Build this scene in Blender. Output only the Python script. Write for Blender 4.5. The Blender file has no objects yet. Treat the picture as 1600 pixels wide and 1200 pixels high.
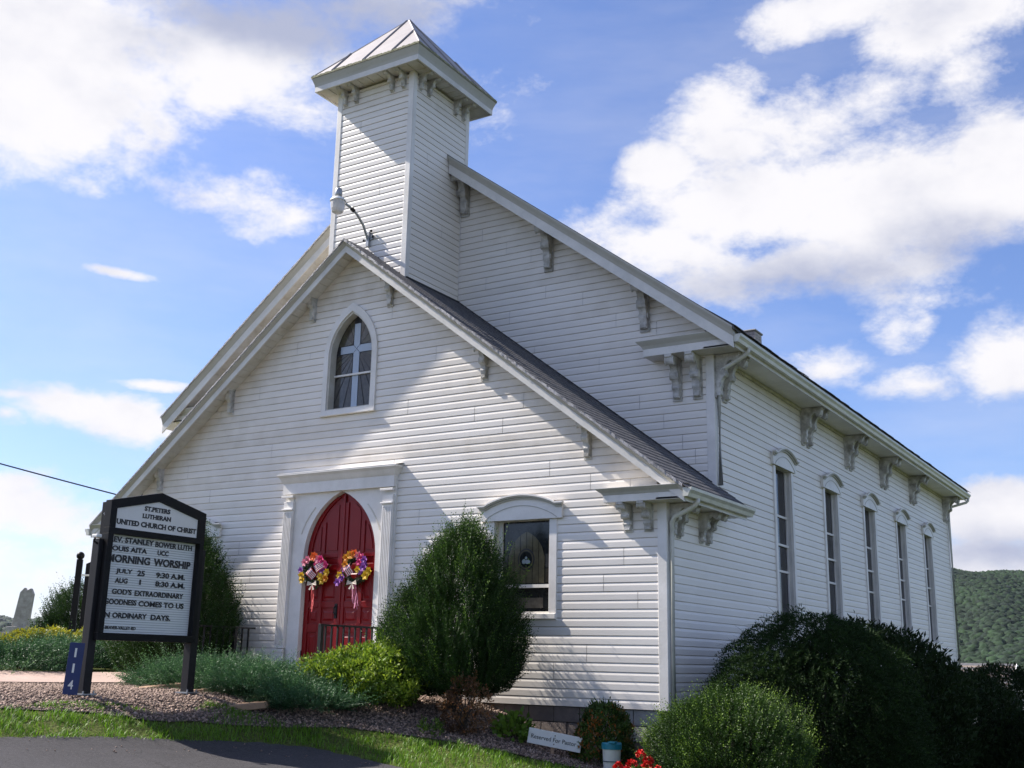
import bpy, math, random
import numpy as np
from mathutils import Matrix, Vector

random.seed(7)
rng = np.random.default_rng(11)
SC = bpy.context.scene
COL = SC.collection
PI = math.pi

# ------------------------------------------------------------------ camera
cam_d = bpy.data.cameras.new('camera')
cam = bpy.data.objects.new('camera', cam_d)
COL.objects.link(cam)
CF = Vector((-0.518444764733915, 0.8201751779756025, 0.2419249953036772))
CR = Vector((0.8478564937030896, 0.5298192338569443, 0.02075922736383523))
CU = Vector((0.11115031266486954, -0.21588019100401357, 0.9700728586691684))
CP0 = Vector((11.4723, -13.2667, 0.5793))
M = Matrix.Identity(4)
for i in range(3):
    M[i][0] = CR[i]; M[i][1] = CU[i]; M[i][2] = -CF[i]; M[i][3] = CP0[i]
cam.matrix_world = M
cam_d.sensor_fit = 'HORIZONTAL'
cam_d.sensor_width = 36.0
cam_d.lens = 1727.35 / 1600 * 36
cam_d.clip_start = 0.1
cam_d.clip_end = 20000
SC.camera = cam
SC.render.resolution_x = 1024
SC.render.resolution_y = 768

# ------------------------------------------------------------------ view, sun, sky
SC.view_settings.view_transform = 'Standard'
SC.view_settings.look = 'None'
SC.view_settings.gamma = 1
SC.view_settings.use_curve_mapping = False
SC.view_settings.exposure = 0.93
SUN_DIR = Vector((-5.7, -1.0, 5.53)).normalized()
sun_d = bpy.data.lights.new('sun', 'SUN')
sun_d.energy = 5.0
sun_d.angle = math.radians(0.53)
sun_d.color = (1.0, 0.93, 0.85)
sun = bpy.data.objects.new('sun', sun_d)
COL.objects.link(sun)
sun.rotation_euler = SUN_DIR.to_track_quat('Z', 'Y').to_euler()

world = bpy.data.worlds.new('World')
SC.world = world
world.use_nodes = True
WN = world.node_tree
WN.nodes.clear()


def build_sky():
    nt = WN
    N = lambda t: nt.nodes.new(t)
    L = nt.links.new
    out = N('ShaderNodeOutputWorld')
    bg = N('ShaderNodeBackground')
    bg.inputs['Strength'].default_value = 0.085
    L(bg.outputs[0], out.inputs[0])
    sky = N('ShaderNodeTexSky')
    sky.sky_type = 'NISHITA'
    sky.sun_disc = False
    sky.sun_elevation = math.asin(SUN_DIR.z)
    sky.sun_rotation = math.atan2(SUN_DIR.x, SUN_DIR.y)
    sky.altitude = 300
    sky.air_density = 1.0
    sky.dust_density = 1.0
    sky.ozone_density = 2.5
    geo = N('ShaderNodeTexCoord')

    def vmath(op, a, b=None, sc=None):
        n = N('ShaderNodeVectorMath'); n.operation = op
        if hasattr(a, 'links'): L(a, n.inputs[0])
        else: n.inputs[0].default_value = a
        if b is not None:
            if hasattr(b, 'links'): L(b, n.inputs[1])
            else: n.inputs[1].default_value = b
        if sc is not None: n.inputs['Scale'].default_value = sc
        return n.outputs['Value'] if op == 'DOT_PRODUCT' else n.outputs['Vector']

    def m(op, a, b=None, c=None, clamp=False):
        n = N('ShaderNodeMath'); n.operation = op; n.use_clamp = clamp
        for i, v in enumerate((a, b, c)):
            if v is None: continue
            if hasattr(v, 'links'): L(v, n.inputs[i])
            else: n.inputs[i].default_value = v
        return n.outputs[0]
    d = geo.outputs['Generated']
    nz = N('ShaderNodeTexNoise'); nz.noise_dimensions = '3D'
    nz.inputs['Scale'].default_value = 8.5; nz.inputs['Detail'].default_value = 12
    nz.inputs['Roughness'].default_value = 0.66; nz.inputs['Distortion'].default_value = 0.1
    stretch = vmath('MULTIPLY', d, (1.0, 1.0, 1.7))
    L(stretch, nz.inputs['Vector'])
    nf = nz.outputs['Fac']
    wisp = N('ShaderNodeTexNoise'); wisp.inputs['Scale'].default_value = 3.0
    wisp.inputs['Detail'].default_value = 6; wisp.inputs['Roughness'].default_value = 0.6
    wv = vmath('MULTIPLY', d, (1.0, 1.0, 4.5)); L(wv, wisp.inputs['Vector'])
    def field(blobs, floor=-1.0):
        acc = None
        for (dx, dy, dz, a, b, tilt, st) in blobs:
            c = Vector((dx, dy, dz)).normalized()
            r = Vector((c.y, -c.x, 0)).normalized(); u = r.cross(c)
            rr = r * math.cos(tilt) + u * math.sin(tilt)
            uu = -r * math.sin(tilt) + u * math.cos(tilt)
            x = vmath('DOT_PRODUCT', d, tuple(rr / a))
            y = vmath('DOT_PRODUCT', d, tuple(uu / b))
            q = m('SQRT', m('ADD', m('MULTIPLY', x, x), m('MULTIPLY', y, y)))
            back = m('LESS_THAN', vmath('DOT_PRODUCT', d, tuple(c)), 0.0)   # reject the opposite half sphere
            v = m('MAXIMUM', m('SUBTRACT', 1.0, m('ADD', q, m('MULTIPLY', back, 50.0))), floor)
            v = m('MULTIPLY', v, st) if st >= 1 else m('MINIMUM', v, m('MULTIPLY', v, st))
            acc = v if acc is None else m('MAXIMUM', acc, v)
        return acc
    acc = field(CLOUDS)
    shade = field(CLOUD_SHADE, 0.0)
    # open sky elsewhere carries the same broken cumulus
    big = N('ShaderNodeTexNoise'); big.inputs['Scale'].default_value = 2.1; big.inputs['Detail'].default_value = 3
    L(d, big.inputs['Vector'])
    infr = vmath('DOT_PRODUCT', d, tuple(CF))
    # (only outside the photographed quarter of the sky does the general field add clouds)
    gen = m('MULTIPLY', m('SUBTRACT', big.outputs['Fac'], 0.56), 3.0)
    gen = m('SUBTRACT', gen, m('MULTIPLY', m('SUBTRACT', infr, 0.72, clamp=True), 12.0))
    acc = m('MAXIMUM', acc, gen)
    dens = m('ADD', acc, m('MULTIPLY', m('SUBTRACT', nf, 0.5), 3.4))
    ramp = N('ShaderNodeMapRange'); ramp.interpolation_type = 'SMOOTHSTEP'
    ramp.inputs['From Min'].default_value = -0.25; ramp.inputs['From Max'].default_value = 0.72
    L(dens, ramp.inputs['Value'])
    # thin veil
    veil = N('ShaderNodeMapRange'); veil.inputs['From Min'].default_value = 0.42; veil.inputs['From Max'].default_value = 0.8
    veil.inputs['To Max'].default_value = 0.24
    L(wisp.outputs['Fac'], veil.inputs['Value'])
    fac = m('MAXIMUM', ramp.outputs[0], veil.outputs[0])
    # cloud tone: bright rims, greyer thick cores and bases
    core = N('ShaderNodeMapRange'); core.interpolation_type = 'SMOOTHSTEP'
    core.inputs['From Min'].default_value = 0.0; core.inputs['From Max'].default_value = 1.7
    n2 = N('ShaderNodeTexNoise'); n2.inputs['Scale'].default_value = 6.5; n2.inputs['Detail'].default_value = 9; n2.inputs['Roughness'].default_value = .6
    off = vmath('ADD', d, (0.035, 0.0, -0.11)); L(vmath('MULTIPLY', off, (1, 1, 1.6)), n2.inputs['Vector'])
    L(m('ADD', m('MULTIPLY', shade, 2.2), m('MULTIPLY', m('SUBTRACT', n2.outputs['Fac'], 0.45), 3.2)), core.inputs['Value'])
    tone = N('ShaderNodeMix'); tone.data_type = 'RGBA'
    tone.inputs[6].default_value = (6.1, 6.0, 6.2, 1); tone.inputs[7].default_value = (2.9, 3.15, 4.2, 1)
    L(core.outputs[0], tone.inputs[0])
    # sky colour
    hs = N('ShaderNodeMix'); hs.data_type = 'RGBA'; hs.blend_type = 'MULTIPLY'; hs.inputs[0].default_value = 1.0
    L(sky.outputs[0], hs.inputs[6]); hs.inputs[7].default_value = SKY_TINT
    mix = N('ShaderNodeMix'); mix.data_type = 'RGBA'
    L(fac, mix.inputs[0]); L(hs.outputs[2], mix.inputs[6]); L(tone.outputs[2], mix.inputs[7])
    L(mix.outputs[2], bg.inputs[0])


SKY_TINT = (.86, .92, 1.18, 1)


# cloud bodies by compass direction: (x, y, z) unit vector, half width, half height (radians), tilt, strength
CLOUDS = [
    (-0.3190, 0.8659, 0.3853, 0.1216, 0.0521, 0.00, 1.50),
    (-0.3854, 0.8499, 0.3595, 0.0926, 0.0347, 0.00, 1.30),
    (-0.3743, 0.8273, 0.4188, 0.0434, 0.0290, 0.00, 1.20),
    (-0.1915, 0.9031, 0.3844, 0.1332, 0.0637, 0.00, 1.50),
    (-0.1113, 0.9105, 0.3982, 0.0753, 0.0550, 0.00, 1.40),
    (-0.2753, 0.9009, 0.3355, 0.1506, 0.0347, 0.00, 1.30),
    (-0.2667, 0.8541, 0.4466, 0.1100, 0.0405, 0.10, 0.90),
    (-0.3137, 0.8279, 0.4650, 0.0521, 0.0290, 0.20, 0.70),
    (-0.1925, 0.8631, 0.4669, 0.0637, 0.0347, 0.40, 0.80),
    (-0.1526, 0.8539, 0.4975, 0.0521, 0.0347, 0.30, 0.80),
    (-0.2150, 0.8225, 0.5266, 0.0753, 0.0232, 0.00, 0.80),
    (-0.1293, 0.8445, 0.5198, 0.0695, 0.0347, 0.00, 1.00),
    (-0.1292, 0.8750, 0.4666, 0.0405, 0.0232, 0.00, 0.50),
    (-0.1168, 0.9621, 0.2465, 0.0550, 0.0347, 0.00, 1.40),
    (-0.2658, 0.9305, 0.2519, 0.0434, 0.0243, 0.00, 0.90),
    (-0.2058, 0.9369, 0.2827, 0.0261, 0.0232, 0.00, 0.35),
    (-0.1916, 0.9532, 0.2341, 0.0521, 0.0145, 0.00, 0.50),
    (-0.1443, 0.9818, 0.1237, 0.0695, 0.0278, 0.00, 1.30),
    (-0.1621, 0.9829, 0.0877, 0.0926, 0.0232, 0.00, 0.80),
    (-0.2282, 0.9244, 0.3056, 0.0869, 0.0116, 0.00, 0.30),
    (-0.7364, 0.4789, 0.4778, 0.1506, 0.0811, 0.00, 1.60),
    (-0.6526, 0.5693, 0.5000, 0.1911, 0.0666, 0.00, 1.00),
    (-0.5451, 0.6456, 0.5348, 0.1100, 0.0405, 0.00, 0.70),
    (-0.7594, 0.4908, 0.4271, 0.1100, 0.0579, 0.00, 0.90),
    (-0.7129, 0.5476, 0.4381, 0.0463, 0.0376, 0.00, 0.60),
    (-0.6732, 0.5790, 0.4599, 0.0521, 0.0232, 0.20, 0.90),
    (-0.7481, 0.5290, 0.4008, 0.0753, 0.0347, 0.00, 0.35),
    (-0.6846, 0.6207, 0.3821, 0.1274, 0.0261, -0.08, 0.50),
    (-0.6536, 0.6605, 0.3695, 0.0695, 0.0203, 0.00, 0.40),
    (-0.7603, 0.5698, 0.3118, 0.0318, 0.0046, -0.05, 0.75),
    (-0.7531, 0.6191, 0.2224, 0.0347, 0.0052, 0.00, 0.75),
    (-0.7949, 0.5731, 0.1992, 0.0869, 0.0185, -0.10, 1.20),
    (-0.7740, 0.6028, 0.1936, 0.0434, 0.0208, 0.00, 1.20),
    (-0.8223, 0.5311, 0.2043, 0.0463, 0.0087, 0.00, 0.90),
    (-0.8265, 0.5305, 0.1883, 0.0162, 0.0093, 0.00, 0.70),
    (-0.8177, 0.5655, 0.1077, 0.0869, 0.0290, 0.00, 0.90),
    (-0.7917, 0.6065, 0.0738, 0.0521, 0.0174, 0.00, 0.50),
    (-0.8315, 0.5514, 0.0676, 0.0637, 0.0347, 0.00, 0.50),
    (-0.8280, 0.5462, 0.1270, 0.0463, 0.0116, 0.00, 0.40),
    (-0.5004, 0.6763, 0.5405, 0.0405, 0.0127, 0.00, 0.35),
]
CLOUD_SHADE = [
    (-0.5886, 0.6144, 0.5254, 0.2085, 0.0550, 0.00, 1.00),
    (-0.6934, 0.5241, 0.4944, 0.1100, 0.0347, 0.00, 0.35),
    (-0.2871, 0.9008, 0.3257, 0.1506, 0.0434, 0.00, 0.75),
    (-0.1583, 0.9269, 0.3403, 0.1158, 0.0405, 0.00, 0.45),
    (-0.1470, 0.9845, 0.0952, 0.1158, 0.0290, 0.00, 0.60),
    (-0.1447, 0.8456, 0.5138, 0.0695, 0.0290, 0.00, 0.35),
]
build_sky()

# ------------------------------------------------------------------ materials
def new_mat(name):
    m = bpy.data.materials.new(name)
    m.use_nodes = True
    return m, m.node_tree, m.node_tree.nodes['Principled BSDF']


def surf(name, col, rough=0.6, var=0.12, scale=6.0, dirt=None, dirt_amt=0.0, dirt_scale=1.5, bump=0.0, bump_scale=60.0,
         metal=0.0, spec=0.5, stretch=(1, 1, 1), coat=0.0):
    """base colour broken up by noise, optional dirt patches and fine bump"""
    m, nt, b = new_mat(name)
    L = nt.links.new
    tc = nt.nodes.new('ShaderNodeNewGeometry')
    mp = nt.nodes.new('ShaderNodeVectorMath'); mp.operation = 'MULTIPLY'; mp.inputs[1].default_value = stretch
    L(tc.outputs['Position'], mp.inputs[0])
    n = nt.nodes.new('ShaderNodeTexNoise'); n.inputs['Scale'].default_value = scale; n.inputs['Detail'].default_value = 5
    L(mp.outputs[0], n.inputs['Vector'])
    mr = nt.nodes.new('ShaderNodeMapRange'); mr.inputs['From Min'].default_value = .3; mr.inputs['From Max'].default_value = .7
    mr.inputs['To Min'].default_value = 1 - var; mr.inputs['To Max'].default_value = 1 + var * .6
    L(n.outputs['Fac'], mr.inputs['Value'])
    mx = nt.nodes.new('ShaderNodeVectorMath'); mx.operation = 'SCALE'
    mx.inputs[0].default_value = col[:3]; L(mr.outputs[0], mx.inputs['Scale'])
    cur = mx.outputs[0]
    if dirt is not None:
        n2 = nt.nodes.new('ShaderNodeTexNoise'); n2.inputs['Scale'].default_value = dirt_scale; n2.inputs['Detail'].default_value = 8
        n2.inputs['Roughness'].default_value = .65
        L(mp.outputs[0], n2.inputs['Vector'])
        r2 = nt.nodes.new('ShaderNodeMapRange'); r2.inputs['From Min'].default_value = .42; r2.inputs['From Max'].default_value = .72
        r2.inputs['To Max'].default_value = dirt_amt
        L(n2.outputs['Fac'], r2.inputs['Value'])
        mm = nt.nodes.new('ShaderNodeMix'); mm.data_type = 'RGBA'
        L(r2.outputs[0], mm.inputs[0]); L(cur, mm.inputs[6]); mm.inputs[7].default_value = (*dirt, 1)
        cur = mm.outputs[2]
    L(cur, b.inputs['Base Color'])
    b.inputs['Roughness'].default_value = rough
    b.inputs['Metallic'].default_value = metal
    b.inputs['Specular IOR Level'].default_value = spec
    b.inputs['Coat Weight'].default_value = coat
    if bump:
        n3 = nt.nodes.new('ShaderNodeTexNoise'); n3.inputs['Scale'].default_value = bump_scale; n3.inputs['Detail'].default_value = 4
        L(mp.outputs[0], n3.inputs['Vector'])
        bp = nt.nodes.new('ShaderNodeBump'); bp.inputs['Strength'].default_value = bump; bp.inputs['Distance'].default_value = .02
        L(n3.outputs['Fac'], bp.inputs['Height']); L(bp.outputs[0], b.inputs['Normal'])
    return m


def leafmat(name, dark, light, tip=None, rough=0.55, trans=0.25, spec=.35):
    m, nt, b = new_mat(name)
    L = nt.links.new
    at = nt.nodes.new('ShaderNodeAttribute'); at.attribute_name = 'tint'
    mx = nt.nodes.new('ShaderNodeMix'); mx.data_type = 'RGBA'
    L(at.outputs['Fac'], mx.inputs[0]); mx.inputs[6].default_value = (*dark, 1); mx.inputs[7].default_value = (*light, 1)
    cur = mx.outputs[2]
    if tip is not None:
        a2 = nt.nodes.new('ShaderNodeAttribute'); a2.attribute_name = 'tip'
        m2 = nt.nodes.new('ShaderNodeMix'); m2.data_type = 'RGBA'
        L(a2.outputs['Fac'], m2.inputs[0]); L(cur, m2.inputs[6]); m2.inputs[7].default_value = (*tip, 1)
        cur = m2.outputs[2]
    L(cur, b.inputs['Base Color'])
    b.inputs['Roughness'].default_value = rough
    b.inputs['Specular IOR Level'].default_value = spec
    tr = nt.nodes.new('ShaderNodeBsdfTranslucent'); L(cur, tr.inputs['Color'])
    ms = nt.nodes.new('ShaderNodeMixShader'); ms.inputs[0].default_value = trans
    out = nt.nodes['Material Output']
    L(b.outputs[0], ms.inputs[1]); L(tr.outputs[0], ms.inputs[2]); L(ms.outputs[0], out.inputs[0])
    return m


MT = {}
DIRT = (.20, .18, .14)


def vinyl_mat():
    """white vinyl: faint panel tone, mildew patches, streaks; tan weathering high up in the front gable"""
    m = surf('white_vinyl', (.86, .81, .745), rough=.42, var=.04, scale=1.4, dirt=(.55, .52, .46), dirt_amt=.22, dirt_scale=.9,
             bump=.04, bump_scale=45, stretch=(.5, .5, 2.2))
    nt = m.node_tree; b = nt.nodes['Principled BSDF']
    cur = b.inputs['Base Color'].links[0].from_socket
    at = nt.nodes.new('ShaderNodeAttribute'); at.attribute_name = 'board'; 
    mr = nt.nodes.new('ShaderNodeMapRange'); mr.inputs['To Min'].default_value = .955; mr.inputs['To Max'].default_value = 1.02
    nt.links.new(at.outputs['Fac'], mr.inputs['Value'])
    sc = nt.nodes.new('ShaderNodeVectorMath'); sc.operation = 'SCALE'
    nt.links.new(cur, sc.inputs[0]); nt.links.new(mr.outputs[0], sc.inputs['Scale'])
    gr = nt.nodes.new('ShaderNodeAttribute'); gr.attribute_name = 'grime_shade'  # weathering near the eaves, plus shade lines painted along the laps
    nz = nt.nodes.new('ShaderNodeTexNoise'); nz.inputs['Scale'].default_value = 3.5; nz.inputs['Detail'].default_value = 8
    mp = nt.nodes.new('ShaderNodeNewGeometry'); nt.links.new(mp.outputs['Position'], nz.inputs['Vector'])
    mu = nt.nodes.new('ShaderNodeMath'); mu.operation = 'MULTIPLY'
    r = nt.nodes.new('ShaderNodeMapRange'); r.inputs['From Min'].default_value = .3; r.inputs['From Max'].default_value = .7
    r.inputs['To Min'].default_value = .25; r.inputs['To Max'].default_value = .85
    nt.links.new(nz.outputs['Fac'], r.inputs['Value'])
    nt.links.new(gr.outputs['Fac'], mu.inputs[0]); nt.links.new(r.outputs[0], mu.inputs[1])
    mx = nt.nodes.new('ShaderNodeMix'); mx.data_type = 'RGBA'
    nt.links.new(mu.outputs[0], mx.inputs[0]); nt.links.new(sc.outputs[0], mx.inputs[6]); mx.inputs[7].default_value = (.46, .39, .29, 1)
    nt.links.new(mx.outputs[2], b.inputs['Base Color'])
    return m


MT['vinyl'] = vinyl_mat()
MT['trim'] = surf('white_trim_paint', (.82, .79, .75), .45, .06, 2.5, (.42, .39, .32), .4, 1.6, .05, 30)
MT['trim_dirty'] = surf('weathered_white_paint', (.66, .64, .60), .6, .15, 5, (.26, .23, .17), .7, 3.0, .2, 50)
MT['bracket'] = surf('mildewed_bracket_paint', (.62, .60, .56), .65, .2, 9, (.14, .125, .09), .85, 5.5, .3, 60)
MT['soffit'] = surf('soffit_paint', (.66, .64, .59), .6, .1, 3, (.40, .34, .22), .65, 2.5, .1, 40)
MT['fascia'] = surf('fascia_metal', (.74, .71, .66), .4, .07, 2, (.40, .40, .37), .5, 2.2, .05, 20)
MT['crown'] = surf('crown_moulding_paint', (.50, .48, .42), .55, .12, 3, (.30, .28, .22), .6, 3, .1, 40)
MT['gutter'] = surf('aluminium_gutter', (.68, .67, .60), .35, .07, 2, (.36, .37, .31), .5, 3, .02, 30)
MT['shingle'] = surf('grey_asphalt_shingle', (.10, .10, .112), .9, .35, 14, (.20, .19, .18), .5, 7, .6, 120)
MT['drip'] = surf('peeling_drip_edge', (.42, .41, .42), .6, .3, 12, (.10, .10, .11), .8, 9, .5, 60)
MT['tin'] = surf('painted_tin_roof', (.33, .30, .29), .5, .12, 3, (.36, .34, .30), .5, 3, .1, 30)
MT['moss'] = surf('mossy_tin_edge', (.34, .33, .21), .9, .35, 18, (.14, .15, .06), .7, 12, .5, 60)
MT['block'] = surf('grey_concrete_block', (.21, .17, .145), .9, .2, 8, (.12, .10, .09), .6, 3, .5, 70)
MT['block_pale'] = surf('pale_stone_block', (.46, .45, .42), .85, .12, 8, (.3, .28, .24), .5, 6, .4, 60)
MT['mortar'] = surf('mortar', (.10, .095, .09), .95, .2, 20)
MT['black'] = surf('black_iron_paint', (.007, .007, .008), .6, .2, 20, bump=.1)
MT['bronze'] = surf('dark_bronze_aluminium', (.007, .0068, .008), .5, .12, 4, (.012, .011, .011), .4, 4, spec=.2)
MT['bronze_post'] = surf('dark_bronze_post', (.014, .0135, .016), .5, .12, 4, (.022, .02, .02), .4, 4, spec=.25)
MT['sign_white'] = surf('sign_face_white', (.80, .78, .74), .35, .04, 2, (.5, .48, .42), .3, 2)
MT['board_white'] = surf('letter_board_plastic', (.78, .80, .78), .4, .04, 3)
MT['letter'] = surf('black_letter', (.014, .014, .016), .45, .1, 20)
MT['blue'] = surf('blue_sign_enamel', (.008, .022, .12), .4, .1, 8, (.03, .04, .10), .3, 10)
MT['white_paint'] = surf('white_number_paint', (.75, .75, .72), .5, .05, 10)
MT['board_sign'] = surf('painted_white_board', (.74, .73, .69), .6, .08, 6, (.45, .42, .36), .4, 6)
MT['red'] = surf('glossy_red_door_paint', (.23, .004, .006), .33, .06, 3, (.17, .003, .005), .4, 2, .03, 12, spec=.28)
MT['asphalt'] = surf('dark_asphalt', (.038, .035, .039), .88, .3, 1.2, (.08, .074, .078), .7, 28, .8, 160)
def asphalt_mat():
    m = MT['asphalt']; nt = m.node_tree; b = nt.nodes['Principled BSDF']; L = nt.links.new
    cur = b.inputs['Base Color'].links[0].from_socket
    g = nt.nodes.new('ShaderNodeNewGeometry')
    ns = nt.nodes.new('ShaderNodeTexNoise'); ns.inputs['Scale'].default_value = 1.6; ns.inputs['Detail'].default_value = 5
    L(g.outputs['Position'], ns.inputs['Vector'])
    ad = nt.nodes.new('ShaderNodeVectorMath'); ad.operation = 'MULTIPLY_ADD'
    L(ns.outputs['Color'], ad.inputs[0]); ad.inputs[1].default_value = (.9, .9, .9); L(g.outputs['Position'], ad.inputs[2])
    v = nt.nodes.new('ShaderNodeTexVoronoi'); v.feature = 'DISTANCE_TO_EDGE'; v.inputs['Scale'].default_value = .55
    L(ad.outputs[0], v.inputs['Vector'])
    r = nt.nodes.new('ShaderNodeMapRange'); r.inputs['From Min'].default_value = .0; r.inputs['From Max'].default_value = .006
    L(v.outputs['Distance'], r.inputs['Value'])
    mx = nt.nodes.new('ShaderNodeMix'); mx.data_type = 'RGBA'
    L(r.outputs[0], mx.inputs[0]); mx.inputs[6].default_value = (.014, .013, .013, 1); L(cur, mx.inputs[7])
    v2 = nt.nodes.new('ShaderNodeTexVoronoi'); v2.inputs['Scale'].default_value = 90; L(g.outputs['Position'], v2.inputs['Vector'])
    r2 = nt.nodes.new('ShaderNodeMapRange'); r2.inputs['From Min'].default_value = .05; r2.inputs['From Max'].default_value = .3
    r2.inputs['To Min'].default_value = 2.1; r2.inputs['To Max'].default_value = .9
    L(v2.outputs['Distance'], r2.inputs['Value'])
    sc = nt.nodes.new('ShaderNodeVectorMath'); sc.operation = 'SCALE'; L(mx.outputs[2], sc.inputs[0]); L(r2.outputs[0], sc.inputs['Scale'])
    L(sc.outputs[0], b.inputs['Base Color'])


asphalt_mat()
MT['walk'] = surf('pinkish_concrete_walk', (.46, .33, .27), .9, .1, 2.5, (.30, .24, .20), .5, 12, .3, 90)
MT['slab'] = surf('sandstone_slab', (.42, .27, .17), .9, .2, 8, (.25, .17, .11), .5, 10, .4, 60)
MT['concrete'] = surf('grey_concrete', (.33, .32, .30), .9, .12, 4, (.18, .17, .15), .5, 6, .4, 60)
MT['stone_old'] = surf('weathered_marble', (.42, .40, .37), .8, .2, 6, (.16, .15, .12), .6, 5, .3, 50)
MT['soil'] = surf('soil_between_stones', (.10, .078, .062), .95, .3, 12, (.05, .04, .03), .6, 8, .7, 60)
MT['teal'] = surf('teal_plastic', (.02, .22, .30), .35, .08, 6)
MT['bucket'] = surf('white_bucket_plastic', (.72, .70, .64), .4, .06, 6, (.45, .4, .3), .4, 8)
MT['bark'] = surf('brown_bark', (.045, .032, .024), .9, .3, 20, (.02, .015, .012), .5, 12, .7, 40)
MT['dark_room'] = surf('unlit_interior', (.015, .015, .016), .9, .1, 2)
MT['galv'] = surf('galvanised_steel', (.36, .38, .40), .42, .12, 10, (.2, .2, .2), .4, 8, metal=.6)
MT['porcelain'] = surf('black_porcelain', (.01, .01, .012), .25, .1, 5)
MT['cable'] = surf('cable_rubber', (.05, .06, .09), .6, .1, 5)
MT['chim'] = surf('chimney_brick_red_grey', (.52, .47, .44), .9, .25, 9, (.2, .17, .15), .6, 5, .4, 50)
MT['lead'] = surf('lead_came', (.012, .012, .016), .5, .1, 10)
MT['grey_white_glass'] = surf('pale_blue_opal_glass', (.40, .47, .56), .18, .06, 6)
MT['far_roof'] = surf('far_grey_roof', (.09, .092, .10), .9, .2, 4)
MT['screw'] = surf('bright_screw', (.6, .6, .6), .3, .05, 10, metal=.5)


def glass_mat(name, col, rough=.06, var=.25, scale=5, spec=.6):
    return surf(name, col, rough, var, scale, spec=spec)


MT['glass_dark'] = glass_mat('dark_window_glass', (.010, .011, .015))
MT['glass_curtain'] = glass_mat('curtained_window_glass', (.10, .12, .18), rough=.12)
MT['glass_ray'] = [surf('smoky_ray_glass_%s' % w, c, .12, .3, 14) for w, c in
                   (('umber', (.075, .064, .048)), ('grey', (.095, .09, .08)), ('olive', (.085, .08, .055)))]
MT['glass_tan'] = surf('tan_stained_glass', (.12, .105, .065), .15, .3, 12)
MT['glass_deep'] = surf('deep_stained_glass', (.016, .018, .020), .1, .4, 9)
MT['glass_lamb'] = surf('white_stained_glass', (.30, .36, .42), .15, .2, 9)


def lamp_glass():
    m, nt, b = new_mat('ribbed_lamp_glass')
    b.inputs['Base Color'].default_value = (.78, .76, .74, 1)
    b.inputs['Roughness'].default_value = .25
    b.inputs['Transmission Weight'].default_value = .35
    b.inputs['IOR'].default_value = 1.3
    return m


MT['lamp_glass'] = lamp_glass()


def ground_mat():
    m, nt, b = new_mat('lawn_ground')
    L = nt.links.new
    g = nt.nodes.new('ShaderNodeNewGeometry')
    n1 = nt.nodes.new('ShaderNodeTexNoise'); n1.inputs['Scale'].default_value = .35; n1.inputs['Detail'].default_value = 6
    n2 = nt.nodes.new('ShaderNodeTexNoise'); n2.inputs['Scale'].default_value = 22; n2.inputs['Detail'].default_value = 6
    L(g.outputs['Position'], n1.inputs['Vector']); L(g.outputs['Position'], n2.inputs['Vector'])
    m1 = nt.nodes.new('ShaderNodeMix'); m1.data_type = 'RGBA'
    m1.inputs[6].default_value = (.055, .085, .018, 1); m1.inputs[7].default_value = (.13, .14, .04, 1)
    L(n1.outputs['Fac'], m1.inputs[0])
    m2 = nt.nodes.new('ShaderNodeMix'); m2.data_type = 'RGBA'; m2.blend_type = 'MULTIPLY'; m2.inputs[0].default_value = .8
    cr = nt.nodes.new('ShaderNodeMapRange'); cr.inputs['From Min'].default_value = .3; cr.inputs['From Max'].default_value = .7
    cr.inputs['To Min'].default_value = .35; cr.inputs['To Max'].default_value = 1.3
    L(n2.outputs['Fac'], cr.inputs['Value'])
    L(m1.outputs[2], m2.inputs[6]); L(cr.outputs[0], m2.inputs[7])
    L(m2.outputs[2], b.inputs['Base Color'])
    b.inputs['Roughness'].default_value = .95
    b.inputs['Specular IOR Level'].default_value = .1
    bp = nt.nodes.new('ShaderNodeBump'); bp.inputs['Strength'].default_value = .9; bp.inputs['Distance'].default_value = .05
    L(n2.outputs['Fac'], bp.inputs['Height']); L(bp.outputs[0], b.inputs['Normal'])
    return m


MT['ground'] = ground_mat()
MT['pebble'] = leafmat('gravel_stones', (.11, .074, .056), (.47, .345, .275), rough=.85, trans=0)
MT['grass'] = leafmat('grass_blades', (.055, .14, .010), (.18, .34, .02), rough=.5, trans=.35)
MT['yew'] = leafmat('yew_needles', (.009, .024, .006), (.032, .074, .013), (.12, .22, .03), spec=.2)
MT['yew_new'] = leafmat('yew_needles_new_growth', (.010, .030, .005), (.028, .068, .009), (.17, .28, .03))
MT['juniper'] = leafmat('blue_green_juniper', (.020, .062, .022), (.050, .125, .048), (.15, .29, .11))
MT['nandina'] = leafmat('light_green_leaves', (.045, .095, .012), (.14, .23, .02), (.34, .44, .035), trans=.35)
MT['gold'] = leafmat('golden_leaves', (.10, .12, .012), (.30, .29, .02), (.45, .42, .03), trans=.35)
MT['rhodo'] = leafmat('dark_broad_leaves', (.007, .016, .0045), (.020, .038, .010), (.032, .060, .014), rough=.65, trans=.12, spec=.12)
MT['weep'] = leafmat('weeping_hemlock_needles', (.009, .022, .005), (.024, .050, .011), (.045, .09, .016), rough=.7, trans=.15, spec=.15)
MT['barb'] = leafmat('rusty_barberry', (.07, .035, .018), (.20, .10, .04), (.32, .12, .05), trans=.3)
MT['spirea'] = leafmat('green_shrub_with_rust_tops', (.030, .065, .012), (.08, .14, .022), (.42, .12, .03), trans=.3)
MT['broad'] = leafmat('bright_green_broad_leaves', (.06, .12, .012), (.15, .26, .03), (.2, .3, .04), trans=.35)
MT['geranium'] = surf('red_geranium_petals', (.62, .012, .008), .6, .2, 30)
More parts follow.
